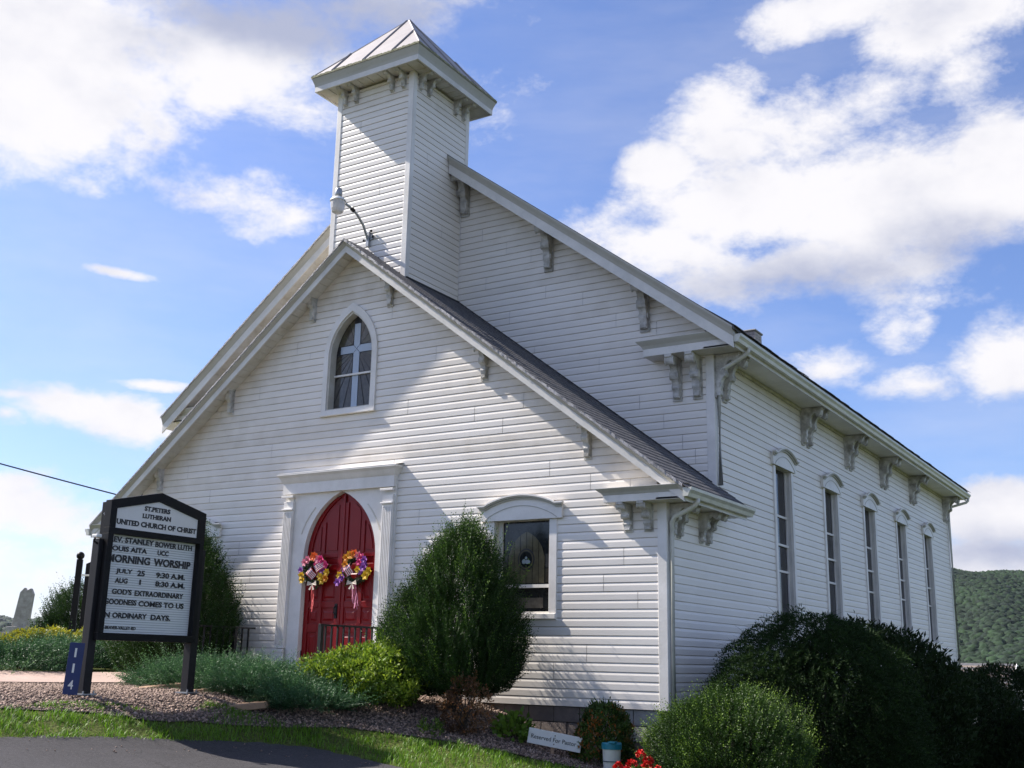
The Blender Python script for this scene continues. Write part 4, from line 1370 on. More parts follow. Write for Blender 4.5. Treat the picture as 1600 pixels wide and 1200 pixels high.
cr.sweep(secs); obj('cornice', cr, MT['trim'], ent)
cr = MB(); cr.add([(-1.29, -.202, 3.4255), (1.165, -.202, 3.4255), (1.165, -.001, 3.475), (-1.29, -.001, 3.475)], [(0, 1, 2, 3)]); obj('cornice_cover', cr, MT['trim'], ent, fix=False)

dn = MB(); dn.box(-.9, .9, .12, .14, .1, 3.2); obj('door_backing', dn, MT['dark_room'], church)


def leaf(s):
    """one door leaf: s=-1 left, +1 right"""
    ah = lambda z, ins=0: max(arch_half(DW - .004, DH - .005, DS, z) - ins, 0.0)
    zs_ = list(np.linspace(DB, DS, 3)) + list(np.linspace(DS + .07, DS + DH - .02, 14))
    out = [(s * .004, DB)] + [(s * ah(z), z) for z in zs_] + [(s * .004, DS + DH - .012)]
    b = MB(); b.prism(out if s > 0 else out[::-1], .055, .10, 'y')
    door = obj('door_leaf', b, MT['red'], church)
    # stiles and rails proud of the slab, raised fields between
    st = MB(); st.box(min(s * .004, s * .085), max(s * .004, s * .085), .035, .0548, DB, DS + DH - .17); obj('stile', st, MT['red'], door, bevel=.004)
    st = MB(); st.box(min(s * .365, s * .43), max(s * .365, s * .43), .035, .0548, DB, DS + .55); obj('stile', st, MT['red'], door, bevel=.004)
    # outer stile follows the arch
    zz = list(np.linspace(DB, DS, 3)) + list(np.linspace(DS + .07, DS + DH - .08, 14))
    o1 = [(s * ah(z), z) for z in zz] + [(s * ah(z, .085), z) for z in reversed(zz)]
    st = MB(); st.prism(o1, .035, .0548, 'y'); obj('stile', st, MT['red'], door)
    rails = ((DB, DB + .22), (.93, 1.06), (1.30, 1.40), (1.88, 1.97), (2.07, 2.14))
    for (a, c) in rails:
        for (u0, u1) in ((.0855, .3645), (.4305, ah((a + c) / 2, .0855))):
            if u1 - u0 < .03: continue
            st = MB(); st.box(min(s * u0, s * u1), max(s * u0, s * u1), .035, .0548, a, c); obj('rail', st, MT['red'], door, bevel=.008)
    # raised fields
    bands = ((DB + .22, .93), (1.06, 1.30), (1.40, 1.88), (2.14, 3.0))
    for (a, c) in bands:
        for (u0, u1) in ((.0855, .3645), (.4305, .62)):
            a2, c2 = a + .045, c - .045
            if c2 - a2 < .05: continue
            if a > 2.1:
                zz = [a2] + list(np.linspace(a2 + .05, 2.98, 10))
                R_ = [(min(u1 - .03, ah(z, .12)), z) for z in zz if min(u1 - .03, ah(z, .12)) > u0 + .035]
                if len(R_) < 2: continue
                ol = [(s * (u0 + .03), a2)] + [(s * x, z) for x, z in R_] + [(s * (u0 + .03), R_[-1][1])]
                m2 = MB(); m2.prism(ol, .042, .0548, 'y'); obj('door_panel', m2, MT['red'], door)
            else:
                m2 = MB(); x0_, x1_ = u0 + .03, u1 - .03 + (.0 if u0 < .2 else .0)
                A = [(s * x0_, .0548, a2), (s * x1_, .0548, a2), (s * x1_, .0548, c2), (s * x0_, .0548, c2)]
                B = [(s * (x0_ + .028), .038, a2 + .03), (s * (x1_ - .028), .038, a2 + .03), (s * (x1_ - .028), .038, c2 - .03), (s * (x0_ + .028), .038, c2 - .03)]
                if c2 - a2 > .08: m2.sweep([A, B]); obj('door_panel', m2, MT['red'], door)
    return door


leaf(-1); dr = leaf(1)
b = MB(); b.box(-.022, .022, .022, .0345, DB, DS + DH - .05); obj('astragal', b, MT['red'], dr, bevel=.004)
b = MB(); b.box(-.075, -.03, .012, .034, 1.14, 1.36); b.tube([(-.052, .01, 1.2), (-.052, -.03, 1.22), (-.052, -.03, 1.3), (-.052, .01, 1.32)], .01, 6); obj('door_handle', b, MT['black'], dr)
for z in (.55, 1.95):
    b = MB(); b.box(-.745, -.715, .02, .05, z, z + .1); obj('hinge', b, MT['black'], dr)

# stoop (concrete landing) 
b = MB(); b.box(-1.75, 1.3, -1.75, .028, -.6, .325); obj('stoop', b, MT['concrete'], church, bevel=.01)
b = MB(); b.box(-1.55, 1.0, -2.05, -1.752, -.4, .19); obj('step', b, MT['concrete'], church, bevel=.01)

# yard light on the tower
yl = empty('yard_light', (.03, TY - TH - .02, 7.41), 'barn-style lamp with ribbed white globe on curved pipe arm bolted to tower', 'lamp')
lc = lambda x, y, z: (x - .03, y - (TY - TH - .02), z - 7.41)
b = MB(); b.tube([lc(.03, .215, 7.30), lc(.03, .185, 7.40), lc(.03, .06, 7.60), lc(.03, -.12, 7.735), lc(.03, -.32, 7.80), lc(.03, -.46, 7.82)], .022, 8); obj('arm', b, MT['galv'], yl, smooth=True)
b = MB(); b.box(-.07, .09, -.02, .018, -.02, .02); b.box(-.03, .03, -.05, .018, -.14, .12); obj('wall_bracket', b, MT['galv'], yl, bevel=.003)
for (x, z) in ((-.085, -.02), (.105, 0.02), (.06, .13)):
    b = MB(); b.sphere((x, -.03, z), .024, 8, 6); obj('insulator', b, MT['porcelain'], yl)
b = MB(); b.tube([lc(.03, -.20, 7.765), lc(.03, -.28, 7.795)], .034, 8); obj('cable_clamp', b, MT['porcelain'], yl)
lx, ly = 0.0, -.60 - (TY - TH - .02)
b = MB(); b.lathe([(.05, .445), (.062, .50), (.062, .555), (.048, .60), (.02, .612)], lx, ly, 16); obj('ballast_housing', b, MT['galv'], yl, smooth=True)
b = MB(); b.tube([(lx, ly + .05, .44), (lx, ly + .16, .415)], .03, 8); obj('arm_socket', b, MT['galv'], yl)
b = MB(); b.lathe([(.135, .375), (.13, .39), (.10, .43), (.055, .452)], lx, ly, 28); obj('reflector', b, MT['white_paint'], yl)
b = MB()
n = 28; prof = [(.118, .374), (.116, .30), (.108, .24), (.09, .19), (.06, .17), (.0005, .168)]
vs = [((r + (.003 if k % 2 else 0)) * math.cos(2 * PI * k / n) + lx, (r + (.003 if k % 2 else 0)) * math.sin(2 * PI * k / n) + ly, z) for r, z in prof for k in range(n)]
b.add(vs, [(i * n + k, i * n + (k + 1) % n, (i + 1) * n + (k + 1) % n, (i + 1) * n + k) for i in range(len(prof) - 1) for k in range(n)])
obj('globe', b, MT['lamp_glass'], yl)

# wreaths on the door
def bloom(parent, c, r, mat, n=6, name='flower'):
    b = MB(); rr = random.Random(int(c[0] * 1e4) + int(c[2] * 1e4))
    for ring_, (cnt, tilt, sc) in enumerate(((n, .35, 1.0), (n, .9, .75), (4, 1.3, .45))):
        for k in range(cnt):
            a = 2 * PI * (k + .5 * ring_) / cnt + rr.uniform(-.2, .2)
            d = Vector((math.cos(a) * math.cos(tilt), -math.sin(tilt), math.sin(a) * math.cos(tilt))) * r * sc
            p = Vector((-math.sin(a), 0, math.cos(a))) * r * .38 * sc
            c0 = Vector(c)
            b.add([c0, c0 + d * .55 + p, c0 + d, c0 + d * .55 - p], [(0, 1, 2, 3)])
    return obj(name, b, mat, parent, fix=False)


def flag(parent, c, size, ang, droop):
    """small fabric flag: stripes red and white, blue canton; each stripe its own strip"""
    ca, sa = math.cos(ang), math.sin(ang)
    w, h = size
    def P(u, v):
        y = -.012 * math.sin(u / w * 5) - .01
        x, z = u * ca - v * sa, u * sa + v * ca
        return (c[0] + x + droop * v, c[1] + y, c[2] + z)
    f = MB(); obj_ = None
    n = 6
    root = None
    for i in range(9):
        b = MB(); z0 = h * i / 9; z1 = h * (i + 1) / 9
        for k in range(n):
            u0, u1 = w * k / n, w * (k + 1) / n
            b.add([P(u0, -z0), P(u1, -z0), P(u1, -z1 + .0006), P(u0, -z1 + .0006)], [(0, 1, 2, 3)])
        o = obj('flag_stripe', b, MT['flag_red'] if i % 2 == 0 else MT['flag_white'], parent, fix=False)
    b = MB(); b.add([tuple(np.add(P(0, 0), (0, -.003, 0))), tuple(np.add(P(w * .42, 0), (0, -.003, 0))), tuple(np.add(P(w * .42, -h * .5), (0, -.003, 0))), tuple(np.add(P(0, -h * .5), (0, -.003, 0)))], [(0, 1, 2, 3)])
    obj('flag_canton', b, MT['flag_blue'], parent, fix=False)
    b = MB(); b.tube([P(0, .02), P(0, -h * 1.7)], .003, 5); obj('flag_stick', b, MT['slab'], parent)


def wreath(cx, cz, label, cols, ribbon, flags, star):
    w = empty('wreath', (cx, -.02, cz), label, 'wreath', 'flower wreaths hung on the red door leaves'); w.scale = (1.18, 1.0, 1.18)
    b = MB(); pts = [(.15 * math.cos(t), 0, .15 * math.sin(t)) for t in np.linspace(0, 2 * PI, 25)]
    b.tube(pts, .035, 8, close=False); obj('ring', b, MT['bark'], w)
    # dark sprigs round the ring
    N = 260; a = rng.uniform(0, 2 * PI, N); r = .15 + rng.normal(0, .03, N)
    r = np.clip(r, .09, .21); C_ = np.c_[r * np.cos(a), rng.uniform(-.05, .0, N), r * np.sin(a)]
    D = np.c_[np.cos(a) + rng.normal(0, .6, N), -.4 + rng.normal(0, .3, N), np.sin(a) + rng.normal(0, .6, N)]
    me = leaf_mesh('sprigs', C_, D, .06, .018); obj('sprigs', me, MT['yew'], w)
    for (ang, rad, r, m_) in cols:
        t = math.radians(ang); bloom(w, (rad * 1.15 * math.cos(t), -.055 - random.random() * .03, rad * 1.15 * math.sin(t)), r * 1.25, MT[m_])
    for (fx, fz, sz, an, dr_) in flags: flag(w, (fx, -.09, fz), sz, an, dr_)
    # bow and tails
    b = MB()
    for s in (-1, 1):
        b.add([(0, -.08, -.16), (s * .07, -.10, -.13), (s * .085, -.10, -.19), (s * .01, -.09, -.175)], [(0, 1, 2, 3)])
        b.add([(0, -.085, -.17), (s * .05, -.10, -.24), (s * .02, -.10, -.25), (0, -.08, -.18)], [(0, 1, 2, 3)])
    obj('bow', b, MT[ribbon[1]], w, fix=False)
    for k, (x0, x1, l) in enumerate(ribbon[2]):
        b = MB(); n = 8
        for i in range(n):
            t0, t1 = i / n, (i + 1) / n
            xa = x0 + (x1 - x0) * t0 + .006 * math.sin(9 * t0 + k); xb = x0 + (x1 - x0) * t1 + .006 * math.sin(9 * t1 + k)
            ya, yb = -.07 - .012 * math.sin(7 * t0 + k), -.07 - .012 * math.sin(7 * t1 + k)
            b.add([(xa - .008, ya, -.19 - l * t0), (xa + .008, ya - .004, -.19 - l * t0), (xb + .008, yb - .004, -.19 - l * t1), (xb - .008, yb, -.19 - l * t1)], [(0, 1, 2, 3)])
        obj('ribbon_tail', b, MT[ribbon[0]], w, fix=False)
    return w


def leaf_mesh(name, C_, D, L_, W_, tint=None, tip=None, cup=.25):
    """diamond leaves: centres C_, axes D, length L_, width W_ (scalars or arrays)"""
    n = len(C_); C_ = np.asarray(C_, float); D = np.asarray(D, float)
    D = D / (np.linalg.norm(D, axis=1, keepdims=True) + 1e-9)
    L_ = np.broadcast_to(np.asarray(L_, float), (n,)) * rng.uniform(.7, 1.25, n)
    W_ = np.broadcast_to(np.asarray(W_, float), (n,)) * rng.uniform(.75, 1.2, n)
    R_ = rng.normal(size=(n, 3)); S = np.cross(D, R_); S /= (np.linalg.norm(S, axis=1, keepdims=True) + 1e-9)
    Nn = np.cross(S, D)
    base = C_; tipp = C_ + D * L_[:, None]
    mid = C_ + D * (L_ * .45)[:, None]
    a = mid + S * (W_ * .5)[:, None] + Nn * (W_ * cup)[:, None]; b = mid - S * (W_ * .5)[:, None] + Nn * (W_ * cup)[:, None]
    V = np.stack([base, a, tipp, b], 1).reshape(-1, 3)
    F = np.arange(4 * n).reshape(n, 4)
    at = {'tint': np.repeat(rng.random(n) if tint is None else np.clip(tint + rng.normal(0, .12, n), 0, 1), 4),
          'tip': np.repeat(np.zeros(n) if tip is None else np.clip(tip, 0, 1), 4)}
    return np_mesh(name, V, F, at)


wreath(-.455, 1.86, 'flower wreath on left door leaf with orange and pink blooms and two little flags',
       [(95, .17, .06, 'fl_orange'), (80, .16, .055, 'fl_orange'), (62, .15, .055, 'fl_rose'), (50, .17, .055, 'fl_pink'), (30, .16, .055, 'fl_pink'), (65, .09, .045, 'fl_pink'), (20, .19, .05, 'fl_pink'),
        (130, .17, .055, 'fl_rose'), (145, .18, .05, 'fl_rose'), (175, .2, .04, 'fl_purple'), (195, .18, .05, 'fl_yellow'), (208, .2, .05, 'fl_yellow'), (0, .12, .045, 'fl_purple'), (-5, .2, .05, 'fl_yellow'), (-25, .2, .055, 'fl_amber'), (-38, .17, .055, 'fl_yellow'), (-30, .13, .05, 'fl_yellow')],
       ('ribbon', 'ribbon_pale', [(-.01, .0, .3), (.015, .02, .34), (.03, .01, .28)]), [(-.03, .05, (.14, .10), -.75, .2), (.02, .06, (.15, .10), .55, -.1)], True)
wreath(.35, 1.86, 'flower wreath on right door leaf with amber pink and purple blooms and pink ribbon tails',
       [(130, .18, .055, 'fl_amber'), (115, .18, .055, 'fl_yellow'), (100, .17, .055, 'fl_amber'), (88, .18, .06, 'fl_orange'), (68, .17, .055, 'fl_rose'), (52, .17, .06, 'fl_pink'), (45, .12, .045, 'fl_pink'), (150, .13, .05, 'fl_amber'),
        (25, .16, .055, 'fl_purple'), (10, .15, .055, 'fl_purple'), (35, .19, .05, 'fl_purple'), (172, .12, .05, 'fl_purple'), (0, .06, .045, 'fl_yellow'), (-5, .22, .055, 'fl_yellow'), (-18, .2, .06, 'fl_yellow'), (195, .21, .05, 'fl_yellow'), (212, .25, .05, 'fl_purple'), (205, .19, .05, 'fl_purple'), (-12, .1, .04, 'fl_purple')],
       ('ribbon_pink', 'ribbon_pale', [(.0, .05, .3), (.02, .07, .28), (.04, .12, .27), (-.02, .03, .24), (.05, .09, .31)]), [(-.05, .08, (.13, .11), -1.0, .15)], False)

# railings
def railing(x, y0, y1, zb, zt, label, posts):
    r = empty('handrail', (x, y0, zb), label, 'railing', 'black iron handrails on the stoop')
    L_ = y1 - y0
    b = MB(); b.box(-.024, .024, 0, L_, zt - zb - .018, zt - zb + .008); obj('top_rail', b, MT['black'], r, bevel=.003)
    b = MB(); b.box(-.012, .012, .02, L_ - .02, .055, .08); obj('bottom_rail', b, MT['black'], r)
    for p in posts:
        b = MB(); b.box(-.028, .028, p - .028, p + .028, 0, zt - zb - .0185); obj('post', b, MT['black'], r)
    n = int(L_ / .125)
    for i in range(1, n):
        y = i * L_ / n
        if min(abs(y - p) for p in posts) < .05: continue
        b = MB(); b.box(-.011, .011, y - .011, y + .011, .081, zt - zb - .0185); obj('baluster', b, MT['black'], r)


railing(1.12, -1.64, -.14, .327, .99, 'black iron handrail right of the red door behind light green shrub', (.03, 1.30))
railing(-1.62, -1.42, -.10, .327, .985, 'black iron handrail left of the door beside dark yew', (.03, .9))

# ------------------------------------------------------------------ church sign
sg = empty('church_sign', (.42, -4.77, .06), 'black framed church sign with white letter board on two posts in gravel', 'sign', rz=math.radians(89))
def sbox(name, bx, mat, parent=None, bevel=.0, label=None):
    b = MB(); b.box(*bx); o = obj(name, b, mat, parent or sg, bevel=bevel)
    if label: o['label'] = label
    return o
# local: x along the board, -y toward the viewer, z up from gravel (add .06 for world)
ZS = -.06
sbox('post', (-.055, .05, -.06, .065, -.05, 1.80), MT['bronze_post'], bevel=.006)
sbox('post', (1.45, 1.56, -.06, .065, -.05, 1.80), MT['bronze_post'], bevel=.006)
for x in (-.0, 1.505):
    sbox('base_plate', (x - .10, x + .10, -.11, .11, .03, .045), MT['galv'])
    sbox('footing', (x - .2, x + .2, -.19, .16, -.12, -.0), MT['slab'], bevel=.01)
    for dx in (-.07, .07):
        b = MB(); b.tube([(x + dx, -.085, .0), (x + dx, -.085, .075)], .01, 6); obj('anchor_bolt', b, MT['galv'], sg)
zb, zs, zp = .70 + ZS, 2.315 + ZS, 2.49 + ZS
# cabinet body (behind) and front frame
b = MB(); b.prism([(.051, zb), (1.449, zb), (1.449, zs - .01), (.72, zp - .01), (.051, zs - .01)], -.03, .10, 'y'); obj('cabinet', b, MT['bronze'], sg, bevel=.004)
fo = [(0.0, zb), (1.45, zb), (1.45, zs), (.72, zp), (.0, zs)]
ho = [(.088, 1.995 + ZS), (1.33, 1.995 + ZS), (1.33, 2.225 + ZS), (.70, 2.375 + ZS), (.088, 2.225 + ZS)]
bo = [(.075, .785 + ZS), (1.385, .785 + ZS), (1.385, 1.925 + ZS), (.075, 1.925 + ZS)]
def frame_part(name, pts):
    b = MB(); b.prism(pts, -.14, -.0305, 'y'); obj(name, b, MT['bronze'], sg, bevel=.003)
frame_part('frame_rail', [(0, zb), (1.45, zb), (1.45, bo[0][1]), (0, bo[0][1])])
frame_part('frame_stile', [(0, bo[0][1] + .0005), (bo[0][0], bo[0][1] + .0005), (bo[0][0], bo[2][1]), (0, bo[2][1])])
frame_part('frame_stile', [(bo[1][0], bo[0][1] + .0005), (1.45, bo[0][1] + .0005), (1.45, bo[2][1]), (bo[1][0], bo[2][1])])
frame_part('frame_rail', [(0, bo[2][1] + .0005), (1.45, bo[2][1] + .0005), (1.45, ho[0][1]), (0, ho[0][1])])
frame_part('frame_stile', [(0, ho[0][1] + .0005), (ho[0][0], ho[0][1] + .0005), (ho[4][0], ho[4][1]), (.0, zs)])
frame_part('frame_stile', [(ho[1][0], ho[0][1] + .0005), (1.45, ho[0][1] + .0005), (1.45, zs), (ho[2][0], ho[2][1])])
frame_part('gable_rail', [(0, zs + .0005), (ho[4][0], ho[4][1] + .0005), (ho[3][0], ho[3][1]), (.72, zp)])
frame_part('gable_rail', [(1.45, zs + .0005), (.7205, zp), (ho[3][0] + .0005, ho[3][1]), (ho[2][0], ho[2][1] + .0005)])
b = MB(); b.prism(ho, -.122, -.1, 'y'); hp = obj('header_panel', b, MT['sign_white'], sg)
b = MB(); b.prism(bo, -.052, -.045, 'y'); lb = obj('letter_board', b, MT['board_white'], sg)
b = MB(); z = bo[0][1] + .02
while z < bo[2][1] - .01:
    b.box(bo[0][0], bo[1][0], -.056, -.0521, z, z + .006); z += .0285
tk = obj('letter_tracks', b, surf('track_shadow_grey', (.42, .43, .43), .5, .05, 3), lb)


def text_obj(s, size, width, x, z, y, mat, parent, bold=0.0, serif=False, name='lettering', align='LEFT', height=None):
    cu = bpy.data.curves.new('txt', 'FONT'); cu.body = s; cu.size = 1.0; cu.extrude = .01; cu.offset = bold; cu.align_x = 'LEFT'; cu.resolution_u = 3
    to = bpy.data.objects.new('txt', cu); COL.objects.link(to)
    bpy.context.view_layer.update()
    me = bpy.data.meshes.new_from_object(to.evaluated_get(bpy.context.evaluated_depsgraph_get()))
    bpy.data.objects.remove(to); bpy.data.curves.remove(cu)
    n = len(me.vertices); co = np.empty(n * 3, np.float32); me.vertices.foreach_get('co', co); co = co.reshape(-1, 3)
    x0, x1 = co[:, 0].min(), co[:, 0].max(); y0, y1 = co[:, 1].min(), co[:, 1].max()
    X_ = x + (co[:, 0] - x0) / (x1 - x0) * width
    Z_ = z + (co[:, 1] - y0) / (y1 - y0) * (height or size)
    Y_ = y - (co[:, 2] - co[:, 2].min()) / max(np.ptp(co[:, 2]), 1e-6) * .003
    co2 = np.c_[X_, Y_, Z_].astype(np.float32)
    me.vertices.foreach_set('co', co2.ravel()); me.update(); me.materials.clear(); me.materials.append(mat)
    o = bpy.data.objects.new(name, me); COL.objects.link(o); o.parent = parent
    return o, co2


LT = MT['letter']
# header lettering, serif feet added to the plain strokes
def serif_text(s, x0, x1, z, h):
    o, co = text_obj(s, h, x1 - x0, x0, z, -.1225, LT, hp, bold=.045)
    b = MB(); xs = []
    # narrow feet under and above each letter's span
    adv = (x1 - x0) / len(s)
    me = o.data
    lo = co[co[:, 2] < z + h * .03][:, 0]; hi = co[co[:, 2] > z + h * .97][:, 0]
    for arr, zz in ((lo, z), (hi, z + h - .003)):
        if len(arr) == 0: continue
        arr = np.sort(arr); grp = [[arr[0]]]
        for v in arr[1:]:
            if v - grp[-1][-1] < .014: grp[-1].append(v)
            else: grp.append([v])
        for g in grp:
            if g[-1] - g[0] < .03: b.box(g[0] - .0045, g[-1] + .0045, -.1265, -.1226, zz, zz + .003)
    if b.v: obj('serif', b, LT, hp)


serif_text('ST.PETERS', .49, .88, 2.243 + ZS, .058)
serif_text('LUTHERAN', .47, .90, 2.152 + ZS, .056)
serif_text('UNITED CHURCH OF CHRIST', .105, 1.315, 2.043 + ZS, .064)
for s, x0, x1, z0, h, bo_ in (
        ('REV. STANLEY', .085, .73, 1.838, 0.0672, 0.032), ('BOWER LUTH', .755, 1.33, 1.832, 0.0672, 0.032),
        ('LOUIS AITA', .085, .64, 1.735, 0.0616, 0.032), ('UCC', .80, .97, 1.735, 0.0616, 0.032),
        ('MORNING', .085, .70, 1.60, 0.0952, 0.036), ('WORSHIP', .755, 1.33, 1.60, 0.0952, 0.036),
        ('JULY', .22, .46, 1.465, 0.0672, 0.032), ('25', .53, .64, 1.465, 0.0672, 0.032), ('9:30 A.M.', .81, 1.26, 1.462, 0.0672, 0.032),
        ('AUG', .22, .40, 1.362, 0.0616, 0.032), ('1', .57, .595, 1.362, 0.0616, 0.032), ('8:30 A.M.', .81, 1.27, 1.358, 0.0650, 0.032),
        ("GOD'S", .195, .475, 1.232, 0.0650, 0.032), ('EXTRAORDINARY', .52, 1.26, 1.228, 0.0650, 0.032),
        ('GOODNESS', .105, .56, 1.112, 0.0650, 0.032), ('COMES TO US', .59, 1.28, 1.108, 0.0650, 0.032),
        ('IN', .10, .20, .958, 0.0650, 0.032), ('ORDINARY', .235, .73, .958, 0.0650, 0.032), ('DAYS.', .79, 1.09, .955, 0.0650, 0.032),
        ('4-BEAVER-VALLEY-RD', .11, .585, .828, 0.0381, 0.026)):
    text_obj(s, h, x1 - x0, x0, z0 + ZS, -.0565, LT, lb, bold=bo_)
# little floodlight and bolt heads on the near end
b = MB(); b.box(-.14, -.07, -.12, -.02, 1.86 + ZS, 1.90 + ZS); fl = obj('floodlight', b, MT['white_paint'], sg, bevel=.01)
b = MB(); b.tube([(-.11, -.05, 1.86 + ZS), (-.11, -.03, 1.82 + ZS), (-.05, -.02, 1.80 + ZS)], .012, 6); obj('floodlight_stem', b, MT['bronze'], sg)
for dy, dz in ((-.02, 0), (.0, -.02), (.025, .0), (.045, .015)):
    b = MB(); b.sphere((.046, dy, 2.15 + dz + ZS), .009, 6, 4); obj('bolt', b, MT['screw'], sg)

# house number panel leaning beside the near post
ad = empty('house_number_sign', (.46, -4.99, .045), 'dark blue panel with white numerals 1 1 4 leaning by the near sign post', 'sign', rot=(math.radians(0), math.radians(2.5), math.radians(52)))
def abox(name, bx, mat): b = MB(); b.box(*bx); return obj(name, b, mat, ad, bevel=.002)
abox('panel', (-.075, .085, -.006, .006, .05, .62), MT['blue'])
abox('stake', (-.012, .012, .0065, .02, -.15, .5), MT['black'])
for k, (c, z) in enumerate((('1', .46), ('1', .29), ('4', .11))):
    text_obj(c, .10, .022 if c == '1' else .055, -.012 if c == '1' else -.03, z, -.0065, MT['white_paint'], ad, bold=.01, name='numeral')

# ------------------------------------------------------------------ pastor sign, bucket, geraniums
ps = empty('parking_sign', (4.42, -1.02, gz(4.42, -1.02)), 'white hand-painted board on a stake reading Reserved For Pastor', 'sign', rz=math.radians(22))
b = MB(); b.box(-.33, .33, -.012, .012, .10, .28); bd = obj('board', b, MT['board_sign'], ps, bevel=.004)
bd.rotation_euler = (0, math.radians(9), 0)
text_obj('Reserved For Pastor', .05, .56, -.29, .165, -.0125, LT, bd)
b = MB(); b.box(-.02, .02, .013, .03, -.12, .25); obj('stake', b, MT['slab'], ps)
for z in (.14, .24):
    b = MB(); b.sphere((0, -.014, z), .008, 6, 4); obj('nail', b, MT['block'], bd)

bx_, by_ = 5.22, -1.0
bk = empty('bucket', (bx_, by_, -.72), 'white plastic bucket with teal lid standing by the church corner', 'bucket')
b = MB(); b.lathe([(.095, 0), (.108, .30), (.108, .32), (.112, .33), (.112, .30)][:3], 0, 0, 24); obj('body', b, MT['bucket'], bk)
b = MB(); b.lathe([(.1095, .16), (.1095, .17)], 0, 0, 24); obj('band', b, MT['cable'], bk)
b = MB(); b.lathe([(.118, .30), (.12, .36), (.112, .372), (.02, .374)], 0, 0, 24); b.box(.02, .10, -.12, -.05, .373, .392); obj('lid', b, MT['teal'], bk)


def leafy(name, C_, D, L_, W_, mat, parent, **k):
    return obj(name, leaf_mesh(name, C_, D, L_, W_, **k), mat, parent)


def geranium(x, y, h, label, heads):
    z = gz(x, y)
    g = empty('geranium', (x, y, z), label, 'flower', 'red geraniums by the bucket')
    N = 160; C_ = np.c_[rng.normal(0, .09, N), rng.normal(0, .09, N), rng.uniform(.05, h * .75, N)]
    leafy('leaves', C_, rng.normal(size=(N, 3)) + (0, 0, .5), .06, .06, MT['broad'], g)
    for (dx, dy, dz) in heads:
        b = MB(); b.tube([(dx * .4, dy * .4, .05), (dx, dy, dz)], .004, 5); obj('stem', b, MT['bark'], g)
        N = 70; v = rng.normal(size=(N, 3)); v /= np.linalg.norm(v, axis=1, keepdims=True); v[:, 2] = np.abs(v[:, 2]) - .25
        leafy('flower_head', np.array((dx, dy, dz)) + v * .035, v + rng.normal(0, .4, (N, 3)), .035, .034, MT['geranium'], g)


geranium(5.98, -1.80, .36, 'red geranium with three flower heads just right of the bucket', ((0.0, 0, .40), (.08, .02, .34), (-.09, -.03, .30)))
geranium(6.15, -2.0, .34, 'red geranium nearest the bright green yew', ((0.0, 0, .33), (.09, .04, .28)))
geranium(5.86, -2.1, .30, 'low red geranium in front of the white bucket', ((0.0, 0, .28), (.1, 0, .24)))

# ------------------------------------------------------------------ shrubs
def lumpy(n_l, seed, k=1.0):
    r = np.random.default_rng(seed); A = r.normal(size=(n_l, 3)); A /= np.linalg.norm(A, axis=1, keepdims=True)
    amp = r.uniform(-.14, .19, n_l) * k
    def f(d): return 1 + (amp * np.exp(-((1 - d @ A.T) / .12))).sum(1)
    return f


